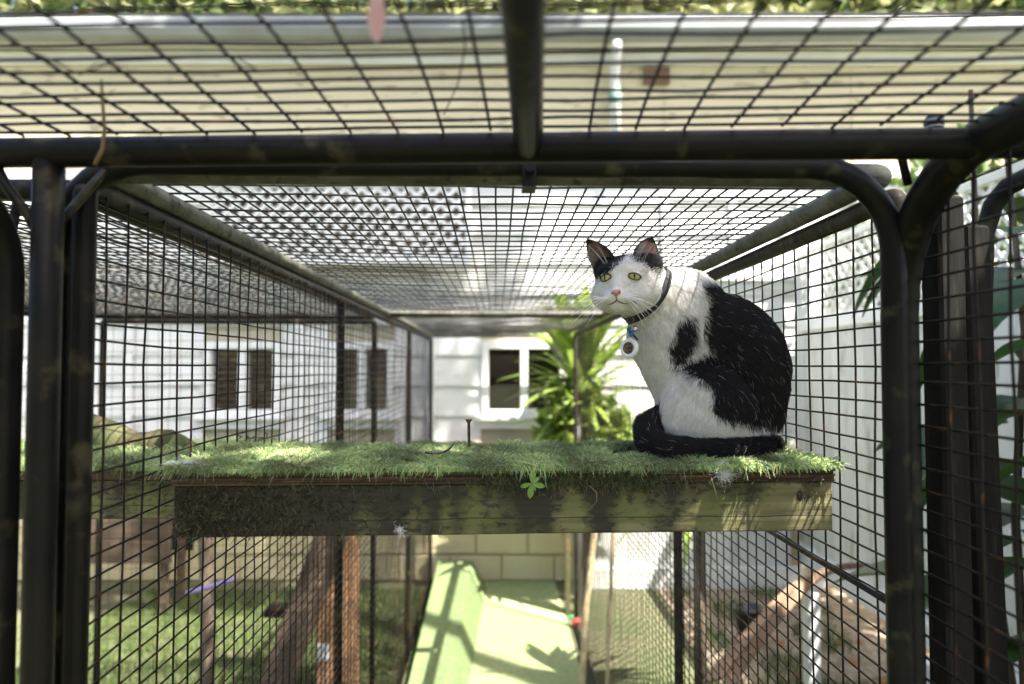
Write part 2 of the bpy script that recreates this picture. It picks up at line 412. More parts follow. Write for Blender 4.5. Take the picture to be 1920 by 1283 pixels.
dp = MB(); dp.tube([(.79,-.21,4.06),(.79,-.20,4.0),(.79,-.12,3.92),(.79,-.10,3.84),(.79,-.10,3.14)], .042, 14); dp.build('downpipe', m_trim, house, True)
dp = MB(); dp.lathe([(.048,0),(.052,.01),(.052,.09),(.048,.10)], (.79,-.10,3.62)); dp.build('pipe_joint', M('pipe_joint_green', (.22,.36,.31), rough=.5), house, True)
vt = MB()
for i in range(7): vt.box((1.02+i*.03,-.055,3.80), (1.04+i*.03,-.012,3.93))
vt.build('vent', m_blind, house)
uw = window(1.15, 2.25, 2.30, 2.95, m_blind2, .09)
# end of run: orange timber hatch under the boards
hb = MB(); hb.bev((-.62,-.16,.95), (.02,-.092,1.04), .004); hb.bev((-.62,-.16,.62), (-.55,-.092,.948), .004); hb.bev((-.05,-.16,.62), (.02,-.092,.948), .004); hb.bev((-.62,-.16,.55),(.02,-.092,.618),.004)
hat = thing('cat_hatch', 'orange timber hatch frame low on the white house wall at the end of the run', 'hatch', (0, HY, 0))
hb.build('frame', m_orange, hat); hd = MB(); hd.box((-.549,-.115,.619), (-.051,-.094,.947)); hd.build('dark_hole', m_dark, hat)  # dark sheet standing in for the unlit hole inside the frame

# ------------------------------------------------------------------ lattices
def lattice(root, w_, h, pitch=.082, sw=.033, mat=m_trim, th=.006):
    step = pitch*math.sqrt(2)
    for s in (1, -1):
        for k in range(int(-h/step)-1, int((w_+h)/step)+2):
            c = k*step                                   # line x = c + s*z (s=1) or x = c - z + ... clipped to the panel
            if s == 1: z0 = max(0, -c); z1 = min(h, w_-c); f = lambda z: c+z
            else: z0 = max(0, c-w_); z1 = min(h, c); f = lambda z: c-z
            if z1-z0 < .03: continue
            p0 = np.array((f(z0), 0, z0)); p1 = np.array((f(z1), 0, z1)); t = (p1-p0)/np.linalg.norm(p1-p0); q = np.array((t[2],0,-t[0]))*sw/2
            y = 0 if s == 1 else th+.0005
            mb = MB(); V = [p0-q, p0+q, p1+q, p1-q]; V = [v+(0,y,0) for v in V]+[v+(0,y+th,0) for v in V]
            mb.add(V, [(0,1,2,3),(7,6,5,4),(0,4,5,1),(1,5,6,2),(2,6,7,3),(3,7,4,0)]); mb.fix = True
            mb.build('lattice_slat', mat, root)
    fr = MB(); e = .045
    fr.bev((-e,-.012,-e), (w_+e,.030,-.001), .003); fr.bev((-e,-.012,h+.001), (w_+e,.030,h+e), .003)
    fr.bev((-e,-.011,0), (-.001,.029,h), .003); fr.bev((w_+.001,-.011,0), (w_+e,.029,h), .003); fr.build('frame', mat, root)
a0 = W(395, 485, 5.25); a1 = W(872, 338, 5.25)
ls = thing('lattice_screen', 'white diamond lattice screen against the upper house wall seen through the roof mesh', 'lattice', (a0[0], 5.25, a0[2]))
lattice(ls, a1[0]-a0[0], a1[2]-a0[2]-.045)
sb = MB(); 
for x in (.2, a1[0]-a0[0]-.2):
    sb.bev((x-.03,.031,-.04), (x+.03,.235,.02), .003)
sb.build('bracket', m_trim, ls)
dk = MB(); dk.box((0,.05,0), (a1[0]-a0[0],.07,a1[2]-a0[2]-.05)); dk.build('screen_back', M('screen_brown', (.10,.07,.045), (.14,.10,.07), scale=3, rough=.8), ls)

# ------------------------------------------------------------------ right fence with lattice top
FX = 2.15
fence = thing('boundary_fence', 'pale grey white board fence with lattice top along the right side', 'fence', (FX, 0, 0))
fb = MB(); fb.bev((0,-.0735,.30), (.02,.0735,1.86), .003); fbm = fb.mesh('fence_board', m_fence)
for i in range(34):
    link('fence_board', fbm, fence, (rng.normal(0,.003), .45+i*.149, rng.normal(0,.004)))
fr = MB(); fr.bev((-.035,.35,.16), (.055,5.42,.298), .006); fr.build('plinth', m_trim, fence)
for i in range(10):                              # short return of the same boards across the end
    o = link('fence_board', fbm, fence, (-1.53+i*.149, 5.30+rng.normal(0,.003), -.30+rng.normal(0,.004)), (0,0,R(90))); o.scale = (1,1,.82)
fr = MB(); fr.bev((-1.62,5.255,.0), (-.04,5.295,.16), .005); fr.build('plinth', m_trim, fence)
fr = MB(); fr.bev((-.02,.35,1.866), (.04,5.42,1.92), .005); fr.build('rail', m_trim, fence)
for y in (.4, 2.0, 3.6, 5.3):
    p = MB(); p.bev((.021,y-.045,0), (.11,y+.045,2.50), .006); p.build('post', m_trim, fence)
lt = thing('lattice_topper', 'white lattice panel standing on top of the right board fence', 'lattice', (FX+.01, 5.40, 1.965), (0,0,R(-90)))
lattice(lt, 3.6, .47, pitch=.072, sw=.026)
# ================================================================== CAGE PANELS
def rrect(w_, h, r, corners=(1,1,1,1), seg=7):
    """closed outline in XZ: bottom-left, bottom-right, top-right, top-left corner radius flags"""
    P = []
    for (cx, cz, a0, k) in ((0,0,180,0),(w_,0,270,1),(w_,h,0,2),(0,h,90,3)):
        q = max(r*corners[k], .012); x = q if cx == 0 else w_-q; z = q if cz == 0 else h-q
        for i in range(seg+1):
            a = R(a0+90*i/seg); P.append((x+q*math.cos(a), 0, z+q*math.sin(a)))
    return P
def dense(P, step=.25):
    P = np.array(P); o = []
    for i in range(len(P)):
        a, b = P[i], P[(i+1) % len(P)]; n = max(1, int(np.linalg.norm(b-a)/step))
        for k in range(n): o.append(a+(b-a)*k/n)
    return np.array(o)
def wires(w_, h, a, b, rw, y=0, ox=0, oz=0, seg=.1, wob=.0017, bend=None):
    """welded mesh: verticals every a, horizontals every b"""
    mb = MB()
    def run(p0, p1, axis, off):
        L_ = np.linalg.norm(np.subtract(p1, p0)); n = max(2, int(L_/seg)+1); t = np.linspace(0, 1, n)[:, None]
        P = np.array(p0)+(np.array(p1)-np.array(p0))*t; k = rng.normal(0, wob, (n,))
        k = np.convolve(np.pad(k, 1, 'edge'), (.25,.5,.25), 'valid'); P[:, axis] += k; P[:, 1] += off+rng.normal(0, wob*.6, n)
        if bend is not None: P[:, 1] += bend(P[:, 0], P[:, 2])
        mb.tube(P, rw, 5, cap=False)
    x = ox or a
    while x < w_-.008: run((x,y,.002), (x,y,h-.002), 0, 0); x += a
    z = oz or b
    while z < h-.008: run((.002,y,z), (w_-.002,y,z), 2, rw*1.8); z += b
    return mb
def panel(name, label, w_, h, loc, rot, a=.05, b=.025, r=.0135, corner=0, corners=(1,1,1,1), rw=.0016, y=0, mat=None, wmat=None, bars=(), mesh=True, cat='cage panel', group='mesh panels of the cat run', ox=0, oz=0, bend=None, extra=None):
    t = thing(name, label, cat, loc, rot, group)
    f = MB(); f.tube(dense(rrect(w_, h, corner, corners)), r, 14, closed=True); f.build('frame', mat or m_tube, t, True)
    if mesh: tag(wires(w_, h, a, b, rw, y, ox, oz, bend=bend).build('wire_mesh', wmat or m_wire, t, True), kind='stuff')
    for (p0, p1, rb) in bars:
        q = MB(); q.tube(np.linspace(p0, p1, 8), rb, 12); q.build('crossbar', mat or m_tube, t, True)
    return t
ROOF = lambda yaw: (R(-90), 0, yaw)
ZT = 1.6+.238
sag = lambda w_, h, amt: (lambda x, z: amt*np.sin(np.pi*np.clip(x/w_,0,1))*np.sin(np.pi*np.clip(z/h,0,1)))
# the long roof over the run: two panels. Local z runs along the run, local y points down after the tilt.
panel('roof_panel', 'long mesh roof panel over the run behind the crossbars, above the cat', .955, 2.30, cage(-.475,.875,ZT), ROOF(YAW), a=.025, b=.05, r=.0148, corner=0, mat=m_lichen, wmat=m_wire_g, y=-.013, bend=sag(.955, 2.26, .010))
panel('roof_panel', 'far mesh roof panel at the end of the run near the house', .955, 2.13, cage(-.475,3.205,ZT), ROOF(YAW), a=.025, b=.05, r=.0148, corner=0, mat=m_lichen, wmat=m_wire_g, y=-.013)
ZS = ZT-.0265
side = (0, 0, R(90)+YAW)
mid = lambda x, h: [((x,.0,.0), (x,.0,h), .0125)]
panel('side_panel', 'left mesh wall of the run between shelf and dark front posts', 3.13, ZS-.03, cage(-.480,.845,.03), side, bars=mid(1.395, ZS-.03), y=-.012, ox=.026)
panel('side_panel', 'far left mesh wall panel beside the house windows', 1.34, ZS-.03, cage(-.480,4.005,.03), side, y=-.012)
panel('side_panel', 'right mesh wall of the run behind the cat', 3.62, ZS-.03, cage(.497,.875,.03), side, bars=mid(1.10, ZS-.03)+[((0,-.006,1.27), (1.09,-.006,1.27), .0042)], y=-.012, mat=m_brown_steel, ox=.036)
# portal behind the front crossbar (rounded corners), open
pt = thing('portal_frame', 'dark tube arch with rounded corners just behind the front crossbar', 'cage frame', cage(-.513,.850,.02), (0,0,YAW), 'tube frames of the cat run')
f = MB(); f.tube(dense(rrect(.990, ZT+.004-.02, .10, (.1,.1,1,1))), .0148, 16, closed=True); f.build('frame', m_tube, pt, True)
cl = MB(); cl.box((-.008,-.018,-.03), (.008,.018,.012)); cl.tube([(0,-.02,-.012),(0,-.036,-.012)], .006, 8); cl.fix = True
c_ = cl.build('clip', m_tube, pt); c_.location = (.552, 0, ZT+.004-.02)
# near roof above the camera
NY = R(-1.9); c, s = math.cos(NY), math.sin(NY)
near = lambda x, d, z: np.array((c*x-s*d, s*x+c*d, z))
NZ = 1.6+.230
nr = panel('roof_panel', 'near mesh roof panel overhead with a middle tube in front of the crossbars', 1.62, 1.245, near(-.98,-.50,NZ), ROOF(NY), a=.05, b=.025, corner=.03, r=.0160, rw=.0016, y=-.0180, ox=.034, bars=[((.972,0,0), (.972,0,1.245), .0145)], mat=m_tube, wmat=m_wire)
# near side panels
panel('side_panel', 'near right mesh panel with a bent dark top tube at the right edge', 1.30, 1.6+.205, cage(.497,.875,.03), (0,0,R(-90)+YAW), corner=.17, corners=(.07,.07,.07,1), r=.0215, y=.014, rw=.0017, ox=.075)
panel('side_panel', 'near left panel frame with a bent tube top at the left edge', 1.20, 1.6+.155, cage(-.535,.80,.03), (0,0,R(-90)+YAW), corner=.085, corners=(.1,.1,.1,1), r=.0150, y=-.014, bars=[((.0,0,1.70),(-.01,.0,1.755),.005)], ox=.05)
# front left post and its stays
lp = thing('corner_post', 'thick dark square edged steel post left of the shelf', 'post', cage(-.479,.775,0), (0,0,YAW))
p = MB(); p.tube(np.linspace((0,0,0), (0,0,1.6+.222), 10), .0155, 18); p.build('post_tube', m_tube, lp, True)
p = MB(); p.tube([(-.060,-.0,1.6+.225), (-.045,0,1.6+.195), (-.022,0,1.6+.165), (-.014,0,1.6+.150)], .0055, 9); p.build('stay', m_tube, lp, True)
st = thing('bracing_stay', 'short flat diagonal brace at the top of the left corner post', 'brace', W(118, 412, .80))
p = MB(); q = W(195, 322, .83)-W(118, 412, .80); p.tube(np.linspace((0,0,0), q, 5), .0085, 10, flat=.6); p.build('bar', m_brown_steel, st, True)
p = MB(); p.ell((0,-.004,.002), (.006,.004,.006)); p.build('bolt', m_rust, st, True)
# left neighbour run
panel('roof_panel', 'mesh roof panel of the neighbouring run on the left', 1.20, 2.26, cage(-1.745,.93,ZT-.01), ROOF(YAW), a=.025, b=.05, wmat=m_wire_g, y=-.012)
panel('end_panel', 'end mesh panel of the left neighbouring run before the house windows', 1.20, ZT-.05, cage(-1.745,3.235,.02), (0,0,YAW), a=.05, b=.05, rw=.0010, y=-.012)
panel('side_panel', 'outer mesh wall of the left neighbouring run', 2.26, ZT-.06, cage(-1.78,.93,.03), side, a=.1, b=.05, rw=.0010, y=.012)
# short strap and round end cap where the right tubes meet
ec = thing('tube_end', 'dark open tube end poking out at the top right corner', 'tube', cage(.492,.93,ZT+.012), (0,0,YAW))
p = MB(); p.lathe([(.0145,-.05),(.0145,.01),(.011,.010),(.011,-.012)], rot=rotm(x=90)); p.build('pipe', m_tube, ec, True)
sp_ = thing('strap', 'short dark strap between crossbar and bent right tube', 'strap', W(1690, 300, .80))
p = MB(); q = W(1702, 345, .82)-W(1690, 300, .80); p.tube(np.linspace((0,0,.006), q, 4), .005, 8); p.build('band', m_tube, sp_, True)

# weathered posts beyond the near right panel
def timber(name, label, px, d, top, wd, mat, lean=0):
    b0 = W(px, 690, d); t = thing(name, label, 'post', (b0[0], b0[1], 0), (R(lean), R(lean*.4), R(8)), 'weathered posts beyond the right panel')
    p = MB(); p.bev((-wd/2,-wd/2,0), (wd/2,wd/2,top), .004); p.build('post_timber', mat, t); return t
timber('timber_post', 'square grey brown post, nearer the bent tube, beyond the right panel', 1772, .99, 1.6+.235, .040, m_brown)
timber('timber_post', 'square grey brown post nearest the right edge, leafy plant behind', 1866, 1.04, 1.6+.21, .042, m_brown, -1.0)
rt = thing('arched_tube', 'dark tube arch curving over at the right edge before the leaves', 'tube', (0,0,0))
p = MB(); p.tube([W(1835,1400,1.10),W(1838,700,1.10),W(1845,440,1.10),W(1862,385,1.09),W(1890,350,1.07),W(1990,300,1.0)], .014, 12); p.build('tube_bend', m_tube, rt, True)

# ================================================================== SHELVES
def turf_strip(name, parent, w_, dp_, n, ln, z0=0, front=True, seed=1, cut=None):
    g = np.random.default_rng(seed)
    x = g.uniform(-w_/2, w_/2, n); y = g.uniform(-.008, dp_, n)
    nf = n//9 if front else 0
    if nf: x[:nf] = g.uniform(-w_/2-.004, w_/2+.004, nf); y[:nf] = g.uniform(-.014, .012, nf)
    le = ln*g.uniform(.55, 1.25, n); a = g.uniform(0, 6.3, n)
    lean = g.uniform(.3, 1.5, n); le = le*(1+.35*np.sin(x*61+y*40)*np.sin(x*23-y*55))
    o = np.stack((np.cos(a), np.sin(a)*.8, np.zeros(n)), 1)
    ed = np.clip((.016-y)/.026, 0, 1)[:, None]                       # blades at the front lip hang forward
    ed = ed*g.uniform(.15, 1, (n,1)); o = o*(1-ed*.5)+np.array((0,-1.0,0))*ed*1.0
    ex = np.clip((np.abs(x)-(w_/2-.012))/.016, 0, 1)[:, None]; o[:, :1] += np.sign(x)[:, None]*ex*.4
    up = (1-.72*ed[:, 0]*g.uniform(.3, 1.25, n))
    root = np.stack((x, y, np.full(n, z0)+.004*ed[:, 0]), 1)
    m1 = root+np.array((0,0,1))*(le*.55*np.maximum(up,.15))[:, None]+o*(le*lean*.25)[:, None]
    tip = root+np.array((0,0,1))*(le*(.95*up-.95*ed[:, 0]*lean))[:, None]+o*(le*lean*.75)[:, None]
    pts = np.stack((root, m1, tip), 1)
    pal = np.array([(.25,.37,.135),(.33,.44,.21),(.15,.24,.09),(.37,.42,.13),(.56,.56,.31),(.30,.23,.11)])
    ci = g.choice(6, n, p=(.25,.22,.2,.17,.11,.05)); col = pal[ci]*g.uniform(.75, 1.3, (n, 1))*(.55+.75*np.clip(.5+.6*np.sin(x*19+1.2)*np.sin(y*31+x*7)+.5*np.sin(x*47), 0, 1))[:, None]
    if cut is not None: k = cut(x, y, g); pts, col = pts[k], col[k]
    return tag(hair(name, pts, np.array((.00060,.00056,.0002)), col, m_blade, parent), kind='stuff')
SR = R(2.9); sc_ = (W(325,900,1.0)+W(1565,900,1.047))/2
shelf = thing('cat_shelf', 'wide timber shelf with artificial turf top and mouldy front beam under the cat', 'shelf', (sc_[0]-.001, sc_[1], 1.6-.163), (0,0,SR))
SW = .938; SD = .265
def warped_beam(w_, z0, z1, y0, y1, n=40):
    mb = MB(); xs = np.linspace(-w_/2, w_/2, n); V = []
    g = np.random.default_rng(5); e = np.convolve(g.normal(0, .0016, n+6), np.ones(5)/5, 'valid')[:n]
    for i, x in enumerate(xs):
        t = e[i]; b = .0018
        V += [(x,y0+t*.5,z0+b),(x,y0+b,z0+t*.3),(x,y1,z0),(x,y1,z1),(x,y0+b,z1+t*.2),(x,y0+t*.5,z1-b)]
    f = [(i*6+k, (i+1)*6+k, (i+1)*6+(k+1)%6, i*6+(k+1)%6) for i in range(n-1) for k in range(6)]
    mb.add(V, f+[tuple(range(6)), tuple(range((n-1)*6, n*6))[::-1]]); mb.fix = True; return mb
bmx = warped_beam(SW-.006, -.072, -.001, .004, .045); bo = bmx.build('front_beam', m_beam, shelf)
bk_ = warped_beam(SW-.03, -.072, -.001, SD-.05, SD-.008); bk_.build('rear_beam', m_beam, shelf)
m_ply = M('ply_edge', (.10,.055,.030), (.045,.028,.018), (.20,.12,.07), scale=14, rough=.85, stretch=(.3,1,9), bump=.6)
ply = MB()
for k, (a_, b_, i_) in enumerate(((0,.0032,.0),(.0036,.0066,.0022),(.007,.0100,.0004),(.0104,.0140,.003))):   # ply layers
    ply.box((-SW/2+i_*.5, -.002+i_, a_), (SW/2-i_*.5, SD, b_))
ply.build('ply_deck', m_ply, shelf)
tm = MB(); tm.box((-SW/2+.001,-.004,.0144), (SW/2-.001,SD,.018)); tm.build('turf_backing', m_turf_d, shelf)
def press(x, y, g):                       # the sitting cat flattens the blades below it
    return ~((((x-.285)/.135)**2+((y-.145)/.115)**2) < g.uniform(.75, 1.0, len(x)))
turf_strip('turf_blades', shelf, SW, SD, 92000, .0135, .0175, seed=3, cut=press)
# moss and roots hanging from the beam's left end
g = np.random.default_rng(11); n = 1900
xx = -SW/2+np.abs(g.normal(0, .13, n)); zz = g.uniform(-.071, -.002, n); k = (xx > -SW/2+.004)&(xx < SW/2-.01); xx, zz = xx[k], zz[k]; n = len(xx)
root = np.stack((xx, np.full(n, .004), zz), 1); d1 = np.stack((g.normal(0,.5,n), -np.abs(g.normal(.4,.3,n)), g.normal(-.4,.5,n)), 1)*.007
tag(hair('moss', np.stack((root, root+d1*.6+(0,-.001,0), root+d1+g.normal(0,.002,(n,3))), 1), np.array((.0005,.0004,.00012)), np.array([(.060,.060,.018),(.016,.014,.008),(.17,.15,.075)])[g.choice(3,n,p=(.35,.52,.13))], m_blade, shelf), kind='stuff')
kn = MB(); q = W(1503,931,1.043); kn.ell((0,0,0), (.0045,.003,.0075), 10, 8); kno = kn.build('knot', M('knot', (.03,.016,.01), rough=.8), shelf, True)
n = 900; xx = np.concatenate((g.normal(.03, .035, n), g.normal(.16, .05, n), g.uniform(-SW/2+.01, SW/2-.02, n//3))); n = len(xx); zz = g.uniform(.002, .017, n)-np.abs(g.normal(0,.008,n))
root = np.stack((xx, np.where(zz < 0, .004, -.003), zz), 1); d1 = np.stack((g.normal(0,.5,n), -np.abs(g.normal(.35,.25,n)), g.normal(-.7,.4,n)), 1)*.008
tag(hair('moss_fringe', np.stack((root, root+d1*.6, root+d1+g.normal(0,.0015,(n,3))), 1), np.array((.0005,.0004,.00012)), np.array([(.05,.07,.02),(.03,.028,.012),(.13,.15,.055),(.16,.13,.07)])[g.choice(4,n,p=(.4,.3,.2,.1))], m_blade, shelf), kind='stuff')
def shelf_local(p): return np.array(Matrix.Rotation(-SR, 3, 'Z') @ Vector(np.array(p)-np.array(shelf.location)))
kno.location = shelf_local(q)*(1,0,1)+np.array((0,.0035,0))

ls0 = W(150, 880, 1.38)
lsh = thing('cat_shelf', 'lower turf topped timber shelf in the left neighbouring run', 'shelf', (-.98, 1.38, ls0[2]-.02), (0,0,R(1)))
LW = .93
warped_beam(LW, -.075, -.001, 0, .045).build('front_beam', m_beam, lsh)
p = MB(); p.box((-LW/2-.004,-.006,0), (LW/2+.002,.36,.013)); p.build('ply_deck', m_ply, lsh)
p = MB(); p.box((-LW/2,-.004,.0134), (LW/2,.36,.017)); p.build('turf_backing', m_turf_d, lsh)
turf_strip('turf_blades', lsh, LW, .36, 34000, .024, .0165, seed=9)
lg = thing('mossy_log', 'rounded mossy brown log lying on the left turf shelf', 'log', W(205, 800, 1.62))
p = MB(); t = np.linspace(0, 1, 14); P = np.stack((-.16+.36*t, .02*np.sin(t*5), -.005-.05*t+.012*np.sin(t*9)), 1)
p.tube(P, .050*(1-.62*t**1.5)+.005*np.sin(t*17), 12); p.build('log_body', m_moss_log, lg, True)
hm = thing('twig_clump', 'small clump of dead brown twigs by the left shelf end', 'twigs', W(478, 838, 1.36))
p = MB(); g = np.random.default_rng(4)
for i in range(16):
    a = g.normal(0, .022, 3); a[2] = abs(a[2])*.4; b2 = a+g.normal(0, .025, 3)*(1,.6,.3); p.tube([a, (a+b2)/2+g.normal(0,.004,3), b2], .0013, 4)
p.build('twigs', m_bark, hm)
# ================================================================== CAT (local = world, re-based on the Empty)
K = lambda px, py, d: W(px, py, d-.034)
def cap(P, a, b, ra, rb):
    ab = b-a; t = np.clip(((P-a) @ ab)/ab.dot(ab), 0, 1); return np.linalg.norm(P-a-t[:, None]*ab, axis=1)-(ra+(rb-ra)*t)
def elp(P, c, r, rot=None):
    q = P-c
    if rot is not None: q = q @ rot
    q = q/np.array(r, np.float32); l = np.linalg.norm(q, axis=1); return (l-1)*np.minimum.reduce(np.array(r))*(.55+.45*np.clip(l,0,1)) if False else l*(l-1)/(np.linalg.norm(q/np.array(r, np.float32), axis=1)+1e-9)
def smin(a, b, k):
    h = np.clip(.5+.5*(b-a)/k, 0, 1); return b+(a-b)*h-k*h*(1-h)
HA = R(24); HC = K(1176.5, 533, 1.165)
HF = np.array((-math.sin(HA), -math.cos(HA), -.02)); HF /= np.linalg.norm(HF)
HR = np.array((math.cos(HA), -math.sin(HA), 0)); HU = np.cross(HF, HR)*-1; HU = HU if HU[2] > 0 else -HU
HM = np.stack((HR, HF, HU), 1)                        # head local (right, forward, up) -> world
H = lambda r, f, u: HC+HM @ np.array((r, f, u))
def sd_head(P):
    d = elp(P, H(0,-.004,.005), (.047,.050,.041), HM)
    for s in (-1, 1):
        d = smin(d, elp(P, H(s*.030,.010,-.019), (.024,.026,.021), HM), .020)
    d = smin(d, elp(P, H(0,.016,-.028), (.030,.030,.018), HM), .018)
    d = smin(d, cap(P, H(0,.036,.010), H(0,.059,-.018), .0125, .0085), .012)
    for s in (-1, 1):
        d = smin(d, elp(P, H(s*.0110,.048,-.0265), (.0150,.0165,.0100), HM), .009)
        d = smin(d, cap(P, H(s*.010,.039,.0195), H(s*.030,.030,.0180), .0085, .0075), .012)    # brow
        d = smin(d, elp(P, H(s*.035,-.002,.026), (.019,.016,.019), HM), .014)                 # ear root
        e = elp(P, H(s*.0212,.050,.0075), (.0098,.009,.0068), HM); d = -smin(-d, e, .006)     # eye socket
    d = smin(d, elp(P, H(0,.046,-.0385), (.0125,.0125,.0080), HM), .008)
    return d
BODY = [  # px, py, d, radius
 (1275,596,1.235,.060), (1342,648,1.25,.086), (1374,676,1.255,.081), (1374,715,1.255,.083), (1372,775,1.25,.075), (1370,812,1.25,.062),
 (1237,632,1.205,.050), (1280,700,1.222,.042), (1318,760,1.23,.062)]
TAIL = [(1436,826,1.262,.017),(1447,836,1.205,.0165),(1425,842,1.155,.0165),(1375,846,1.128,.0165),(1310,847,1.118,.0175),(1250,843,1.125,.0195),(1221,828,1.150,.0210),(1217,803,1.172,.0205),(1233,786,1.182,.0175),(1252,773,1.190,.012)]
TP = [K(*t[:3]) for t in TAIL]
_tp = []                                              # smooth the tail path
for i in range(len(TP)-1):
    p0, p1, p2, p3 = TP[max(i-1,0)], TP[i], TP[i+1], TP[min(i+2,len(TP)-1)]
    for u in np.linspace(0, 1, 4, endpoint=False):
        _tp.append((.5*(2*p1+(p2-p0)*u+(2*p0-5*p1+4*p2-p3)*u*u+(3*p1-p0-3*p2+p3)*u**3), TAIL[i][3]*(1-u)+TAIL[i+1][3]*u))
_tp.append((TP[-1], TAIL[-1][3]))
def sd_tail(P):
    d = np.full(len(P), 9., P.dtype)
    for (a, ra), (b, rb) in zip(_tp[:-1], _tp[1:]): d = np.minimum(d, cap(P, a, b, ra, rb))
    return d
RT = rotm(y=-14)
def sd_body(P):
    d = None
    for (x, y, e, r) in BODY:
        s = np.linalg.norm(P-K(x, y, e), axis=1)-r; d = s if d is None else smin(d, s, .035)
    d = smin(d, cap(P, K(1208,556,1.192), K(1278,572,1.232), .043, .058), .022)
    d = smin(d, cap(P, K(1250,690,1.20), K(1268,740,1.205), .034, .028), .03)
    d = smin(d, elp(P, K(1326,772,1.160), (.070,.037,.072), RT), .008)              # near thigh
    d = smin(d, cap(P, K(1330,812,1.175), K(1410,830,1.19), .024, .026), .022)
    d = smin(d, cap(P, K(1375,838,1.185), K(1275,838,1.165), .019, .016), .012)     # hind foot
    d = smin(d, cap(P, K(1270,712,1.192), K(1264,820,1.185), .028, .018), .018)     # near foreleg
    d = smin(d, cap(P, K(1262,712,1.235), K(1258,820,1.235), .027, .017), .014)
    d = smin(d, elp(P, K(1246,838,1.178), (.020,.026,.014)), .010)
    d = smin(d, elp(P, K(1240,838,1.225), (.019,.025,.014)), .010)
    return d
def sdf(P):
    P = np.asarray(P)
    return smin(smin(sd_body(P), sd_head(P), .016), sd_tail(P), .005)
def nets(f, lo, hi, h):
    n = np.ceil((hi-lo)/h).astype(int)+1; ax = [lo[i]+h*np.arange(n[i]) for i in range(3)]
    F = np.empty(n, np.float32)
    for i in range(0, n[0], 12):
        X, Y, Z = np.meshgrid(ax[0][i:i+12], ax[1], ax[2], indexing='ij')
        F[i:i+12] = f(np.stack((X.ravel(), Y.ravel(), Z.ravel()), 1).astype(np.float32)).reshape(X.shape)
    S = F < 0; m = tuple(n-1)
    acc = np.zeros(m+(3,), np.float32); cnt = np.zeros(m, np.float32)
    sl = lambda o: tuple(slice(o[i], o[i]+m[i]) for i in range(3))
    for a in range(3):
        for u in (0, 1):
            for v in (0, 1):
                o = [0,0,0]; o[(a+1)%3] = u; o[(a+2)%3] = v; p = list(o); p[a] = 1
                f0, f1 = F[sl(o)], F[sl(p)]; x = (f0 < 0) != (f1 < 0)
                t = np.where(x, f0/(f0-f1+1e-20), 0)
                for c_ in range(3): acc[..., c_] += np.where(x, (t if c_ == a else o[c_]), 0)
                cnt += x
    act = cnt > 0; idx = -np.ones(m, int); idx[act] = np.arange(act.sum())
    base = np.stack(np.nonzero(act), 1); V = lo+h*(base+acc[act]/cnt[act][:, None])
    Q = []
    for a in range(3):
        b, c_ = (a+1)%3, (a+2)%3; o = [slice(1,-1)]*3; o[a] = slice(0,-1)
        s0 = [slice(1,-1)]*3; s0[a] = slice(0,-1); s1 = [slice(1,-1)]*3; s1[a] = slice(1,None)
        A, B = S[tuple(s0)], S[tuple(s1)]; k = np.stack(np.nonzero(A != B), 1)
        flip = A[tuple(k.T)]; k = k+1; k[:, a] -= 1
        def I(db, dc): q = k.copy(); q[:, b] -= db; q[:, c_] -= dc; return idx[tuple(q.T)]
        q = np.stack((I(0,0), I(1,0), I(1,1), I(0,1)), 1); q[~flip] = q[~flip][:, ::-1]; Q.append(q)
    return V, np.concatenate(Q)
lo = np.array((K(1095,500,1.165)[0]-.02, 1.03, K(1200,870,1.15)[2]-.01)); hi = np.array((K(1480,700,1.26)[0]+.02, 1.36, H(0,0,.07)[2]))
CV, CQ = nets(sdf, lo, hi, .0024)
for _ in range(2):                                     # light relax
    s = np.zeros_like(CV); k = np.zeros(len(CV))
    for i in range(4):
        np.add.at(s, CQ[:, i], CV[CQ[:, (i+1)%4]]); np.add.at(k, CQ[:, i], 1)
    CV = CV*.6+.4*s/k[:, None]
def grad(P, e=.0015):
    g = np.stack([sdf(P+np.eye(3)[i]*e)-sdf(P-np.eye(3)[i]*e) for i in range(3)], 1); return g/(np.linalg.norm(g, axis=1, keepdims=True)+1e-9)
def proj(P):
    d = P-CAM; cp, sp = math.cos(PITCH), math.sin(PITCH)
    y = d[:, 1]*cp+d[:, 2]*sp; z = -d[:, 1]*sp+d[:, 2]*cp
    return 960+FPX*d[:, 0]/y, 641.5-FPX*z/y
def inpoly(x, y, poly):
    poly = [(1040+a*.3897, 400+b*.3897) for a, b in poly]; r = np.zeros(len(x), bool); j = len(poly)-1
    for i in range(len(poly)):
        (xi, yi), (xj, yj) = poly[i], poly[j]
        r ^= ((yi > y) != (yj > y)) & (x < (xj-xi)*(y-yi)/(yj-yi+1e-12)+xi); j = i
    return r
PATCH = [  # black markings, side view of the coat
 [(690,340),(705,375),(742,425),(722,490),(716,560),(722,610),(750,655),(705,690),(618,712),(655,775),(745,825),(770,880),(765,960),(800,985),(835,1000),(900,1004),(960,1014),(1010,1028),(1062,1030),(1130,1030),(1170,700),(1100,420),(900,300)],
 [(592,520),(620,500),(655,490),(682,560),(672,625),(640,690),(590,740),(562,700),(548,650),(575,590)]]
HPATCH = [
 [(120,90),(230,140),(290,175),(345,182),(345,205),(324,230),(302,254),(268,280),(250,292),(232,304),(222,322),(160,328),(120,250)],
 [(352,180),(388,172),(430,100),(540,90),(540,225),(510,285),(474,288),(442,262),(408,242),(380,226),(366,212)]]
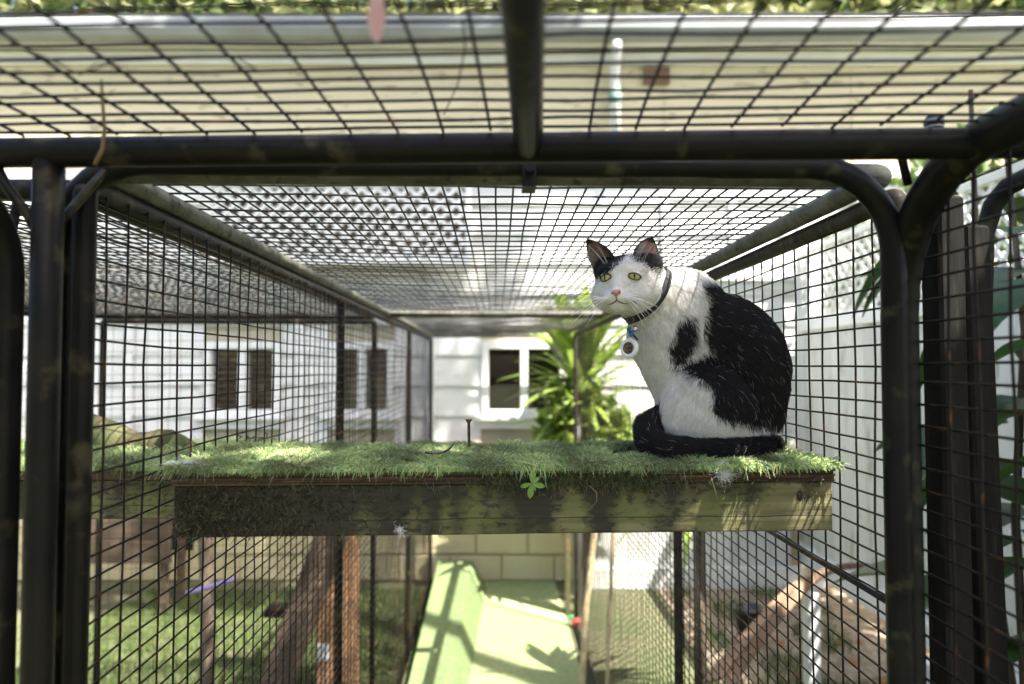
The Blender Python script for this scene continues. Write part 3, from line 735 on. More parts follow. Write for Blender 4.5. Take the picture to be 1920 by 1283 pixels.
def black(P, jit=0):
    x, y = proj(P)
    if jit: x = x+rng.normal(0, jit, len(x)); y = y+rng.normal(0, jit, len(x))
    hd = sd_head(P) < sd_body(P)
    r = np.zeros(len(P), bool)
    for p in PATCH: r |= inpoly(x, y, p) & ~hd
    for p in HPATCH: r |= inpoly(x, y, p) & hd
    t = sd_tail(P) < .004
    return r | (t & (y > 700)), t, hd
cat = thing('cat', 'white cat with black saddle sitting on the turf shelf, looking left', 'cat', K(1325, 858, 1.21))
C0 = np.array(cat.location)
m_skin, _n, _b, _N, _L = new_mat('cat_undercoat'); _a = _N('ShaderNodeAttribute'); _a.attribute_name = 'coat'; _L(_a.outputs['Color'], _b.inputs['Base Color']); _b.inputs['Roughness'].default_value = .8; _b.inputs['Specular IOR Level'].default_value = .15
me = bpy.data.meshes.new('cat_body'); me.from_pydata((CV-C0).tolist(), [], CQ.tolist()); me.materials.append(m_skin)
me.polygons.foreach_set('use_smooth', [True]*len(me.polygons))
bl, tl, hd = black(CV)
cc = np.where(bl[:, None], (.010,.0095,.011), (.76,.745,.72)); ca = me.color_attributes.new('coat', 'FLOAT_COLOR', 'POINT')
ca.data.foreach_set('color', np.concatenate((cc, np.ones((len(cc),1))), 1).astype(np.float32).ravel())
link('body', me, cat)
# collar: ring hugging the neck
cn = np.array((.74,.24,-.60)); cn /= np.linalg.norm(cn); CC = K(1212,556,1.192); e1 = np.cross(cn, (0,1,0)); e1 /= np.linalg.norm(e1); e2 = np.cross(cn, e1)
th = np.linspace(0, 2*np.pi, 48, endpoint=False); rs = np.linspace(.02, .075, 80); CR = []
for t in th:
    d = math.cos(t)*e1+math.sin(t)*e2; v = sdf(CC+rs[:, None]*d); k = np.nonzero(v > 0)[0]; CR.append(rs[k[0]] if len(k) else .075)
CR = np.array(CR); CR = np.minimum(CR, .062); CR = sum(np.roll(CR, k) for k in range(-3, 4))/7+.0035
col_path = CC+(CR*np.cos(th))[:, None]*e1+(CR*np.sin(th))[:, None]*e2
mb = MB(); V = []
for i in range(48):
    o = (col_path[i]-CC); o /= np.linalg.norm(o)
    for (a, b) in ((-.0058,-.001),(.0058,-.001),(.0058,.0012),(-.0058,.0012)): V.append(col_path[i]+cn*a+o*b-C0)
mb.add(V, [(i*4+k, i*4+(k+1)%4, ((i+1)%48)*4+(k+1)%4, ((i+1)%48)*4+k) for i in range(48) for k in range(4)]); mb.fix = True
collar = mb.build('collar', m_collar, cat, True); collar['label'] = 'black webbing collar'
# tag set hangs from the lowest left point of the collar
hang = col_path[np.argmin(((np.stack(proj(col_path), 1)-np.array((1184,597)))**2).sum(1)+1e6*(col_path[:,1]>1.18))]
ring_c = K(1181.5,601,hang[1]+.012-.006); tagd = ring_c[1]-.004
def disc(c, nrm, prof, mats, name, par, sides=28):
    mb = MB(); mb.lathe(prof, np.array(c)-C0, frame(nrm), sides); return mb.build(name, mats, par, True)
fn = np.array((-.62,-.78,.05))
mb = MB(); a = np.linspace(0, 2*np.pi, 22, endpoint=False); fm = frame((-.3,-.9,.1))
mb.tube(ring_c-C0+np.outer(np.cos(a), fm[:, 0])*.0058+np.outer(np.sin(a), fm[:, 1])*.0058, .0009, 8, closed=True); mb.build('ring', m_rust, collar, True)
Q = lambda x, y, o=0: W(x, y, tagd+o)
mb = MB(); mb.ell(Q(1190.5,617)-C0, (.0047,.0047,.0052)); mb.build('bell', m_steel, collar, True)
m_blue = M('blue_enamel', (.010,.085,.22), rough=.3)
mb = MB(); fm = frame((-.35,-.92,.1)); mb.ell(Q(1179.5,618,-.002)-C0, (.0035,.0045,.0018), rot=fm); mb.ell(Q(1184,626,-.002)-C0, (.0042,.0045,.0018), rot=fm); mb.build('charm', m_blue, collar, True)
mb = MB(); mb.tube([Q(1186,627)-C0, Q(1191,632,.004)-C0, Q(1195,637,.010)-C0], .0022, 8, flat=.5); mb.build('loop', m_blackp, collar, True)
tc_ = Q(1180,653)
m_tagw = M('white_tag_plastic', (.74,.75,.77), rough=.25)
tg = disc(tc_, fn, [(.0134,-.0042),(.0150,-.003),(.0154,0),(.0150,.0028),(.0138,.0040),(.0098,.0042),(.0094,.0030)], m_tagw, 'tag', collar); tg['label'] = 'round white tag with dark engraved centre'
m_eng = M('engraved_gold', (.055,.040,.028), (.24,.17,.08), scale=420, rough=.35, metal=.5, lo=.5, hi=.56)
mb = MB(); fm = frame(fn)
mb.lathe([(.0093,.0028),(.0093,.0034)], tc_-C0, fm, 24); mb.build('tag_plate', m_eng, collar)
mb = MB(); mb.tube([Q(1183,631)-C0, Q(1182,636)-C0, tc_+fm @ np.array((0,.0150,0))-C0], .0012, 6); mb.build('tag_link', m_steel, collar, True)

# eyes, nose, mouth, ears
m_eye, n_, b_, N, L = new_mat('cat_eye'); b_.inputs['Roughness'].default_value = .06; b_.inputs['Coat Weight'].default_value = .8
tc = N('ShaderNodeTexCoord'); sx = N('ShaderNodeSeparateXYZ'); L(tc.outputs['Object'], sx.inputs[0])
def mth(op, a, c):
    x = N('ShaderNodeMath'); x.operation = op
    for s, k in ((a,0),(c,1)):
        if hasattr(s, 'links'): L(s, x.inputs[k])
        else: x.inputs[k].default_value = s
    return x.outputs[0]
px_ = mth('MULTIPLY', sx.outputs[0], 1/.0014); pz_ = mth('MULTIPLY', sx.outputs[2], 1/.0052)
pup = mth('ADD', mth('POWER', mth('ABSOLUTE', px_, 0), 2), mth('POWER', mth('ABSOLUTE', pz_, 0), 2))
rad = mth('POWER', mth('ADD', mth('MULTIPLY', sx.outputs[0], sx.outputs[0]), mth('MULTIPLY', sx.outputs[2], sx.outputs[2])), .5)
rp = N('ShaderNodeValToRGB'); L(mth('MULTIPLY', rad, 1/.0096), rp.inputs[0])
e = rp.color_ramp.elements; e[0].position = .15; e[0].color = (.27,.30,.075,1); e[1].position = .97; e[1].color = (.02,.018,.01,1)
for p_, c_ in ((.5,(.42,.40,.115,1)),(.80,(.36,.31,.085,1)),(.90,(.10,.08,.03,1))): q = e.new(p_); q.color = c_
no = N('ShaderNodeTexNoise'); no.inputs['Scale'].default_value = 700; L(tc.outputs['Object'], no.inputs[0])
mr = N('ShaderNodeMapRange'); mr.inputs[3].default_value = .75; mr.inputs[4].default_value = 1.2; L(no.outputs[0], mr.inputs[0])
hs = N('ShaderNodeHueSaturation'); L(rp.outputs[0], hs.inputs['Color']); L(mr.outputs[0], hs.inputs['Value'])
mx = N('ShaderNodeMix'); mx.data_type = 'RGBA'; g_ = N('ShaderNodeMapRange'); g_.inputs[1].default_value = .8; g_.inputs[2].default_value = 1.15; L(pup, g_.inputs[0])
L(g_.outputs[0], mx.inputs[0]); mx.inputs[6].default_value = (.004,.004,.004,1); L(hs.outputs[0], mx.inputs[7]); L(mx.outputs[2], b_.inputs['Base Color'])
m_rim = M('eye_rim', (.030,.018,.016), rough=.45)
EYES = []
m_lid = M('eyelid_skin', (.66,.62,.58), rough=.8); m_ear_out = M('ear_outside', (.012,.0115,.012), rough=.8)
for s in (-1, 1):
    ec_ = H(s*.0212,.0372,.0075); EYES.append(ec_)
    fwd = HF*.97+HR*s*.22; fwd /= np.linalg.norm(fwd)
    fm = np.stack((np.cross(fwd, HU), fwd, HU), 1); fm[:, 0] /= np.linalg.norm(fm[:, 0]); fm[:, 2] = np.cross(fm[:, 0], fm[:, 1])
    mb = MB(); mb.ell((0,0,0), (.0100,.0100,.0100), 28, 20)
    o = mb.build('eye', m_eye, cat, True); mw = Matrix([list(r_)+[0] for r_ in fm]+[[0,0,0,1]]); mw.translation = Vector(ec_-C0); o.matrix_local = mw
    mb = MB(); P = []
    for a in np.linspace(0, 2*np.pi, 36, endpoint=False):
        x = .0096*math.cos(a); z = (.0043 if math.sin(a) > 0 else .0062)*math.sin(a)*(1-.2*math.cos(a)**2)+.0016*math.cos(a)*s
        y = math.sqrt(max(.0106**2-x*x-z*z, 1e-6)); P.append((x, y, z))
    mb.tube(P, [.0010]*36, 7, closed=True); ob = mb.build('eye_rim', m_rim, o, True)
    # lid skin filling the corners, furred by the coat below
    mb = MB(); P = np.array(P); m_ = len(P); RR = .0107; ring_ = []
    for t_ in (0, .25, .5, .75, 1):
        xz = P[:, [0, 2]]; un = xz/np.linalg.norm(xz, axis=1, keepdims=True); q2 = xz*(1-t_)+un*RR*.985*t_
        ring_.append(np.stack((q2[:, 0], np.sqrt(np.maximum(RR**2-(q2**2).sum(1), 1e-8)), q2[:, 1]), 1))
    mb.add(np.concatenate(ring_), [(k*m_+i, k*m_+(i+1)%m_, (k+1)*m_+(i+1)%m_, (k+1)*m_+i) for k in range(4) for i in range(m_)])
    mb.m = [1 if (s == -1 and math.cos(2*np.pi*((q[0] % m_)+.5)/36) < .3 and math.sin(2*np.pi*((q[0] % m_)+.5)/36) > -.15) else 0 for q in mb.f]
    mb.build('eyelid', [m_lid, m_ear_out], o, True)
def face(r, u, off=0):
    f = np.linspace(.09, .0, 300); v = sdf(H(0,0,0)+(HM @ np.stack((np.full(300,r), f, np.full(300,u)))).T); k = np.nonzero(v < 0)[0]
    return H(r, (f[k[0]] if len(k) else .05)+off, u)
nose_c = face(0,-.0190)
mb = MB(); mb.ell((0,0,0), (.0092,.0058,.0062), 20, 14); V = mb.v[0]
V[:, 0] *= np.clip(.62+V[:, 2]*75, .25, 1.05); V[:, 1] += np.where(V[:, 2] > 0, -V[:, 2]*.6, 0)
for s in (-1, 1):
    dd = ((V[:, 0]-s*.0052)**2+(V[:, 2]+.0005)**2)**.5; V[:, 1] -= np.clip(1-dd/.0026, 0, 1)*np.where(V[:, 1] > 0, .0035, 0)
mb.v[0] = V @ HM.T+(nose_c-C0)-HF*.0012
m_nose = M('pink_nose', (.52,.235,.19), (.40,.16,.13), scale=160, rough=.45)
mb.build('nose', m_nose, cat, True)
mb = MB()
for s in (-1, 1):
    P = [face(s*.0053,-.0195,.0016), face(s*.0068,-.0189,.0010)]; mb.tube(np.array(P)-C0, .0010, 6)
    P = [face(0,-.0255,.0006), face(0,-.0295,.0006), face(s*.0035,-.0322,.0006), face(s*.0080,-.0340,.0006), face(s*.0125,-.0348,.0006), face(s*.016,-.0346,.0004)]; mb.tube(np.array(P)-C0, [.0008,.0009,.0010,.0010,.0008,.0004], 6)
mb.build('mouth', M('mouth_line', (.13,.065,.05), rough=.7), cat, True)
m_ear_in = M('ear_inside', (.22,.115,.095), (.12,.075,.065), scale=45, rough=.6, trans=.25)
EARS = []
def ear(bl_, br_, tip, cup, lean):
    ax = (bl_+br_)/2; up = tip-ax; wv = (br_-bl_)/2; nrm = np.cross(wv, up); nrm /= np.linalg.norm(nrm)
    if nrm[1] > 0: nrm = -nrm
    nu, nv = 15, 14; V = []
    for j in range(nv):
        v = j/(nv-1)
        for i in range(nu):
            u = -1+2*i/(nu-1); wd = (1-v**1.95)**.8*(1+.08*math.sin(v*3.1))+.03*(1-v)
            p = ax+up*(v-.18*(1-v)*(1-abs(u)))+wv*u*wd+wv*lean*math.sin(v*math.pi)*.25
            V.append(p-nrm*cup*(1-u*u)*(1-v*.85)-C0)
    V = np.array(V); n = len(V); B = V-nrm*.0022
    mb = MB(); f = [(j*nu+i, j*nu+i+1, (j+1)*nu+i+1, (j+1)*nu+i) for j in range(nv-1) for i in range(nu-1)]
    mb.add(np.concatenate((V, B)), f); mb.m = [1 if (q[0] % nu in (0, nu-2) or (q[0] % nu == 1 and lean < 0) or q[0]//nu >= nv-3) else 0 for q in f]
    g = [tuple(k+n for k in q[::-1]) for q in f]; mb.f += g; mb.m += [1]*len(g)
    rim = [j*nu for j in range(nv)]+[(nv-1)*nu+i for i in range(nu)]+[j*nu+nu-1 for j in range(nv-1, -1, -1)]
    g = [(rim[k], rim[k+1], rim[k+1]+n, rim[k]+n) for k in range(len(rim)-1)]; mb.f += g; mb.m += [1]*len(g)
    mb.fix = True
    o = mb.build('ear', [m_ear_in, m_ear_out], cat, True); EARS.append((V, nu, nv, nrm, up)); return o
o = ear(K(1190,492,1.150), K(1241,512,1.178), K(1223,444,1.172), .016, -.55)
o = ear(K(1116,508,1.185), K(1152,486,1.150), K(1100,449,1.178), .013, .3)

# coat
def sample(n):
    k = rng.integers(0, len(CQ), n); q = CV[CQ[k]]; a, b = rng.random((2, n, 1)); return (q[:,0]*(1-a)+q[:,1]*a)*(1-b)+(q[:,3]*(1-a)+q[:,2]*a)*b
NF = 190000
P = sample(NF); G = grad(P); bl, tl, hd = black(P, 4.0); px1, py1 = proj(P)
facing = ((CAM-P)*G).sum(1) > -.25*np.linalg.norm(CAM-P, axis=1)
dist_eye = np.minimum(np.linalg.norm(P-EYES[0]-HF*.010, axis=1), np.linalg.norm(P-EYES[1]-HF*.010, axis=1))
nd = np.linalg.norm(P-nose_c, axis=1)
dc = np.abs((P-CC) @ cn); rc = np.linalg.norm((P-CC)-((P-CC) @ cn)[:, None]*cn, axis=1)
keep = (dist_eye > .0098) & (nd > .0085) & ~((dc < .007) & (rc < .068)) & (P[:, 2] > C0[2]-.004)
# flow
fl = np.empty_like(P)
rel = P-C0
x_ = (px1-1040)/.3897; y_ = (py1-400)/.3897           # the crop's own scale, for regional combing
back = np.clip((x_-560)/350, 0, 1); low = np.clip((y_-640)/250, 0, 1)
fl[:] = np.stack((.15+.75*back*(1-low)-.25*low*(1-back), 0*x_+.10, -.75-.15*low), 1)
thigh = (y_ > 720)&(x_ < 780); fl[thigh] = (-.25,-.05,-1)
hv = P-nose_c; hv -= HF*(hv @ HF)[:, None]*.3; fl[hd] = (hv/(np.linalg.norm(hv, axis=1, keepdims=True)+1e-6)-HF*.6)[hd]
tp = np.array([p for p, r_ in _tp]); td = np.gradient(tp, axis=0); td /= np.linalg.norm(td, axis=1, keepdims=True)
it = np.argmin(((P[tl][:, None]-tp[None])**2).sum(2), 1); fl[tl] = td[it]
fl += rng.normal(0, .20, fl.shape); cw_ = np.stack((np.sin(P @ np.array((160,70,230.))), np.sin(P @ np.array((-130,190,90.))), np.sin(P @ np.array((80,-150,200.)))), 1); fl += cw_*np.where(hd, .06, .26)[:, None]
fl -= G*(fl*G).sum(1, keepdims=True); fl /= np.linalg.norm(fl, axis=1, keepdims=True)+1e-6
ln = np.where(hd, .0034+.075*np.clip(nd-.02, 0, .07), .0115)
ln = np.where(tl, .0125, ln); ln = np.where(~hd & ~tl & (y_ > 560) & (x_ < 620), .010, ln)
ln = np.where(~hd&~tl&bl, .0135, ln); cl_ = np.sin(P @ np.array((210,170,90.)))*np.sin(P @ np.array((-90,140,230.)))+np.sin(P @ np.array((60,-120,150.))); ln = ln*(1+.22*cl_*~hd)
ln = ln*rng.uniform(.6, 1.25, NF)*np.where(hd, np.clip((dist_eye-.008)/.010, .35, 1), 1)
lift = np.where(hd, .24, np.where(tl, .42, .36))*rng.uniform(.6, 1.5, NF)
keep &= facing | (rng.random(NF) < .35)
d1 = fl*np.cos(lift)[:, None]+G*np.sin(lift)[:, None]; bend_ = fl*1.0+G*.05+np.array((0,0,-.08))
pts = np.stack((P-G*.0006, P+d1*(ln*.5)[:, None], P+d1*(ln*.55)[:, None]+bend_*(ln*.45)[:, None]), 1)
stray = bl & ~hd & (rng.random(NF) < np.where(tl, .007, .006))
colh = np.where(bl[:, None], np.array((.012,.0110,.0125))*rng.uniform(.6, 1.9, (NF,1)), np.array((.80,.785,.76))*rng.uniform(.70, 1.08, (NF,1)))
colh[stray] = (.55,.53,.50); pts[stray] += G[stray][:, None]*np.array((0,.0012,.0022))[None, :, None]
wr = np.where(stray, .00014, .00021)[:, None]*np.array((1,.9,.25))
tag(hair('fur', pts[keep]-C0, wr[keep], np.clip(colh[keep], 0, .86), m_fur, cat), kind='stuff')
# ear fringes
EP = []; EC = []
for V, nu, nv, nrm, up in EARS:
    for _ in range(520):
        i = rng.integers(0, nu); j = rng.integers(0, 8); e0 = V[j*nu+i]; side_ = rng.random() < .55
        if side_:
            i = 0 if rng.random() < .35 else rng.integers(0, 4); e0 = V[j*nu+i]; d = up*.22+(V[j*nu+nu//2]-e0)*.55-nrm*-.004+rng.normal(0, .0030, 3); c_ = np.array((.50,.43,.40))*rng.uniform(.45, 1.2)
        else: d = up*.12+rng.normal(0, .0022, 3)+nrm*.001; c_ = (.02,.018,.018) if i > 10 or i < 2 else (.42,.32,.29)
        EP.append((e0+nrm*.0006, e0+d*.5+nrm*.0030, e0+d+nrm*.0028)); EC.append(c_)
    for _ in range(500):                                 # short dark fur along the rim
        j = rng.integers(0, nv); i = rng.choice((0, nu-1)); e0 = V[j*nu+i]-nrm*.001
        d = up*.02+rng.normal(0, .0003, 3)-nrm*.002; EP.append((e0, e0+d*.5, e0+d)); EC.append((.014,.013,.014))
tag(hair('ear_fur', np.array(EP), np.array((.00011,.00010,.00003)), np.array(EC), m_fur, cat), kind='stuff')
WP = []
for s in (-1, 1):
    for k in range(11):
        r0 = face(s*(.010+.0026*(k % 4)), -.0215-.0030*(k//4)); d = HR*s*(.85+.1*rng.normal())+HF*(.10+.2*rng.random())+HU*(-.55+.11*k+rng.normal(0,.05)-.25)
        L_ = rng.uniform(.040, .066); d /= np.linalg.norm(d)
        WP.append([r0+d*L_*t+np.array((0,0,-.014))*t*t for t in np.linspace(0, 1, 6)])
    for k in range(4):
        r0 = face(s*(.022+.003*k), .030); d = HU*.8+HR*s*.3+HF*.5+rng.normal(0,.15,3); d /= np.linalg.norm(d)
        WP.append([r0+d*.036*t+HR*s*.008*t*t for t in np.linspace(0, 1, 6)])
WP = np.array(WP)-C0
tag(hair('whiskers', WP, np.where((np.arange(len(WP)) % 15 > 10)[:, None], .45, 1)*np.array((.00042,.00040,.00036,.0003,.0002,.00008)), np.full((len(WP),3), .82), m_fur, cat), kind='stuff')
# ================================================================== PLANTS
def strap_mesh(L_, wd, droop, name, mat):
    mb = MB(); n = 9; V = []
    for i in range(n):
        t = i/(n-1); w2 = wd*(.55+1.2*t)*(1-t**2.2)*.62+.001; y = L_*t*(1-.10*droop*t); z = -droop*L_*.5*t*t
        V += [(-w2, y, z+.25*w2), (0, y, z), (w2, y, z+.25*w2)]
    f = []
    for i in range(n-1):
        for k in range(2): f.append((i*3+k, i*3+k+1, (i+1)*3+k+1, (i+1)*3+k))
    mb.add(V, f); return mb.mesh(name, mat, True)
def orient(d, roll=0):
    d = Vector(d).normalized(); return d.to_track_quat('Y', 'Z').to_euler()
pb = W(1092, 690, 4.95)
plant = thing('spiky_plant', 'tall cordyline with bright strap leaves between cage end and white house', 'plant', (pb[0], 4.95, 0))
tk = MB(); tk.tube([(0,0,0),(.02,.01,.5),(-.01,.0,1.0),(.01,0,1.62)], [.05,.045,.04,.03], 12); tk.build('trunk', m_bark, plant, True)
SM = [strap_mesh(.60, .125, .22, 'leaf', m_strap), strap_mesh(.66, .062, .7, 'leaf', m_strap), strap_mesh(.60, .055, 1.3, 'leaf', m_strap)]
SD_ = strap_mesh(.5, .035, 1.6, 'dry_leaf', m_dry)
g = np.random.default_rng(21)
def add_leaf(z, el, az, mesh_, sc):
    o = link('leaf', mesh_, plant, (.02*math.cos(az), .02*math.sin(az), z), orient((math.cos(az)*math.cos(el), math.sin(az)*math.cos(el), math.sin(el)))); o.scale = (sc, sc, sc)
for i in range(44): add_leaf(g.uniform(1.46,1.62), R(g.uniform(48,86)), g.uniform(0, 2*np.pi), SM[0], g.uniform(.75,1.05))
for i in range(90): add_leaf(g.uniform(1.10,1.60), R(g.uniform(0,62)), g.uniform(0, 2*np.pi), SM[1], g.uniform(.45,1.0))
for i in range(110): add_leaf(g.uniform(.85,1.4), R(g.uniform(-35,30)), g.uniform(0, 2*np.pi), SM[2], g.uniform(.35,.75))
for i in range(22): o = link('dry_leaf', SD_, plant, (0,0,g.uniform(1.0,1.4)), orient((math.cos(i*2.4), math.sin(i*2.4), g.uniform(-.9,-.2))))

pb2 = (.86, 3.35)
plant2 = thing('spiky_plant', 'smaller cordyline hidden behind the cat outside the right mesh wall', 'plant', (pb2[0], pb2[1], 0))
tk = MB(); tk.tube([(0,0,0),(.01,.01,.5),(.0,.0,1.2)], [.028,.025,.02], 10); tk.build('trunk', m_bark, plant2, True)
for i in range(46):
    az = g.uniform(0, 2*np.pi); el = R(g.uniform(-10,70)); o = link('leaf', SM[i % 3], plant2, (0,0,g.uniform(1.0,1.25)), orient((math.cos(az)*math.cos(el), math.sin(az)*math.cos(el), math.sin(el)))); q = g.uniform(.5,.75); o.scale = (q*.8,q,q)
def leaf_cloud(n, blobs, size, seed, mats, name, parent, gaps=()):
    """n bent leaves spread through ellipsoids (x,y,z,rx,ry,rz)"""
    g = np.random.default_rng(seed); B = np.array(blobs); vol = B[:,3]*B[:,4]*B[:,5]; k = g.choice(len(B), n, p=vol/vol.sum())
    v = g.normal(0, 1, (n,3)); v /= np.linalg.norm(v, axis=1, keepdims=True); c = B[k,:3]+v*B[k,3:]*(g.random((n,1))**.45)
    for p_, r_ in gaps:                          # openings in the foliage that let the sun through
        q = c-np.array(p_); k = np.linalg.norm(q-(q @ SUN)[:, None]*SUN, axis=1) > r_; c = c[k]
    n = len(c)
    a = g.normal(0, 1, (n,3)); a /= np.linalg.norm(a, axis=1, keepdims=True); b = np.cross(a, g.normal(0,1,(n,3))); b /= np.linalg.norm(b, axis=1, keepdims=True); nn = np.cross(a, b)
    s = size*g.uniform(.6, 1.3, (n,1)); w2 = s*.28
    V = np.stack((c-a*s*.5, c-b*w2+nn*s*.06, c+a*s*.02-nn*s*.04, c+b*w2+nn*s*.06, c+a*s*.55-nn*s*.12), 1).reshape(-1,3)
    i = np.arange(n)*5; F = np.concatenate((np.stack((i,i+2,i+1),1), np.stack((i,i+3,i+2),1), np.stack((i+1,i+2,i+4),1), np.stack((i+2,i+3,i+4),1)))
    me = bpy.data.meshes.new(name); me.from_pydata(V.tolist(), [], F.tolist())
    for m_ in mats: me.materials.append(m_)
    me.polygons.foreach_set('material_index', np.tile(g.integers(0, len(mats), n), 4).astype(np.int32))
    o = link(name, me, parent); o['kind'] = 'stuff'; return o
leaf_cloud(800, [(0,0,1.18,.34,.3,.26),(.1,0,1.0,.40,.3,.2),(-.05,-.05,1.35,.2,.2,.2)], .15, 77, [m_strap], 'foliage', plant)
def tree(label, loc, h, blobs, n, size, seed, mats, cat_='tree', group=None, tr=.12, gaps=()):
    t = thing('tree' if cat_ == 'tree' else 'shrub', label, cat_, loc, group=group); g = np.random.default_rng(seed)
    p = MB(); top = np.array((g.normal(0,.15), g.normal(0,.15), h)); p.tube([np.zeros(3), top*.3+g.normal(0,.05,3), top*.65+g.normal(0,.07,3), top], [tr, tr*.8, tr*.6, tr*.3], 10)
    for b in blobs: p.tube([top*g.uniform(.45,.8), (top*.7+np.array(b[:3]))/2+g.normal(0,.1,3), np.array(b[:3])], [tr*.4, tr*.25, tr*.1], 7)
    p.build('trunk', m_bark, t, True); leaf_cloud(n, blobs, size, seed, mats, 'crown', t, gaps); return t
tree('pale leafy tree rising behind the house roof on the left', (-5.0, 11.5, 0), 6, [(0,0,7.6,3.2,2,2.2),(-2,0,6.5,1.8,1.6,1.4),(2,.5,6.6,1.9,1.6,1.5)], 7500, .30, 31, [m_leaf_y, m_leaf], group='trees behind the house', tr=.2)
tree('tall yellow green tree behind the middle of the house roof', (1.2, 11.5, 0), 6.5, [(0,0,7.8,3.3,2,2.3),(-1.8,0,7,1.7,1.6,1.4),(2.2,0,7,2,1.6,1.5)], 8000, .30, 32, [m_leaf_y], group='trees behind the house', tr=.2)
tree('broad yellow green tree behind the right end of the house roof', (7.0, 11.5, 0), 6, [(0,0,7.6,3.2,2,2.2),(-2,0,6.8,1.9,1.6,1.4),(2,0,6.6,2,1.6,1.4)], 7500, .30, 33, [m_leaf_y, m_leaf], group='trees behind the house', tr=.2)
# tall tree to the right behind the camera: its crown shades the front of the run
SB = np.array((3.1,-2.3,0.))
tree('tall shade tree standing right of the run behind the camera', SB, 4.6, [(-.9,1.6,5.6,1.25,1.05,.95), (.2,1.2,5.0,1.1,1.0,.9), (-1.6,1.3,6.0,1.2,1.0,.9), (.3,.3,5.6,1.3,1.2,1.0), (-1.0,.4,6.6,1.3,1.2,.9), (-1.2,2.8,6.4,.9,.8,.6)], 6200, .17, 41, [m_leaf], tr=.16,
     gaps=[(W(1500,915,1.045)-SB, .085), (W(1390,960,1.035)-SB, .045), (W(560,858,1.10)-SB, .085), (W(860,850,1.15)-SB, .05), (W(1270,545,1.2)-SB, .06), (W(1530,855,1.15)-SB, .10), (W(1190,540,1.15)-SB, .03)])
tree('unseen leafy tree added right of the near panel to shade the posts', (2.5, .2, 0), 2.6, [(-.45,.45,3.75,.75,.8,.55), (-.1,-.2,4.0,.7,.7,.5), (-.2,1.2,3.9,.6,.6,.5)], 3600, .14, 43, [m_leaf, m_big], tr=.08,  # added out of view so its crown darkens the right edge
     gaps=[(q_-np.array((2.5,.2,0.)), r_) for q_, r_ in ((W(1500,915,1.045), .085), (W(1390,960,1.035), .045), (W(1270,545,1.2), .06), (W(1530,855,1.15), .09))])
tree('unseen very tall tree added beyond the right fence to shade the house wall', (4.2, .6, 0), 8, [(-1.7,1.3,10.6,1.7,1.2,1.1), (-2.6,1.6,11.2,1.3,1.0,.8)], 3600, .22, 42, [m_leaf], tr=.2)  # added above the view to cast shade on the left facade
for i_, (x_, y_, h_, lab_) in enumerate(((3.3,2.6,1.5,'dark green shrub beyond the fence lattice, nearest'),(3.6,4.2,1.7,'dark green shrub beyond the middle of the fence lattice'),(3.4,6.0,1.8,'dark green shrub beyond the far end of the fence lattice'))):
    tree(lab_, (2.72, y_, 0), h_, [(0,0,h_+.6,.42,1.05,.75),(0,.2,h_-.3,.42,1.0,.8)], 2600, .13, 80+i_, [m_leaf], cat_='shrub', group='shrubs beyond the fence', tr=.06)
# broad-leaved plant beyond the right panel
def broad_mesh():
    mb = MB(); n = 9; V = []
    for i in range(n):
        t = i/(n-1); w2 = .5*.30*(math.sin(math.pi*min(1, t**.75*1.0))**.8)*(1-.25*t)+.001; y = .30*t; z = -.10*t*t
        V += [(-w2,y,z+.22*w2),(-w2*.5,y,z+.06*w2),(0,y,z-.004),(w2*.5,y,z+.06*w2),(w2,y,z+.22*w2)]
    mb.add(V, [(i*5+k, i*5+k+1, (i+1)*5+k+1, (i+1)*5+k) for i in range(n-1) for k in range(4)]); return mb.mesh('leaf', m_big, True)
BM = broad_mesh()
def broad(label, x, y, n, z0, z1, r_, seed):
    t = thing('broad_leaf_plant', label, 'plant', (x, y, 0), group='leafy plants beyond the right panel'); g = np.random.default_rng(seed)
    p = MB()
    for k in range(4): p.tube([(g.normal(0,.03),g.normal(0,.03),0), (g.normal(0,.06),g.normal(0,.06),z1*.5), (g.normal(0,.12),g.normal(0,.1),z1)], [.014,.012,.006], 7)
    p.build('stem', m_bark, t, True)
    for k in range(n):
        az = g.uniform(0, 2*np.pi); q = r_*g.random()**.6; o = link('leaf', BM, t, (q*math.cos(az), q*math.sin(az), g.uniform(z0, z1)), orient((math.cos(az), math.sin(az), g.uniform(-.7,.6))))
        s = g.uniform(.45,.85); o.scale = (s,s,s)
broad('big leaved green plant behind the right posts, nearer the fence', 1.42, 1.98, 60, .9, 2.35, .30, 51)
broad('big leaved green plant at the far right edge behind the posts', 1.32, 1.45, 46, .7, 2.1, .28, 52)
tree('dense dark green shrub at the right edge behind the posts', (1.75, 1.55, 0), 1.6, [(0,0,.8,.3,.45,.55),(0,-.4,.6,.3,.3,.4),(.05,.1,1.5,.3,.55,.5),(.1,.3,2.1,.25,.5,.35)], 5200, .11, 53, [m_leaf, m_big], cat_='shrub', tr=.03)
tree('leafy bush at the left edge beyond the neighbouring run', (-3.1, 2.6, 0), 1.6, [(0,0,1.5,.7,.7,.7),(-.1,.3,.9,.7,.6,.6)], 3200, .12, 54, [m_leaf, m_leaf_y], cat_='shrub', tr=.05)

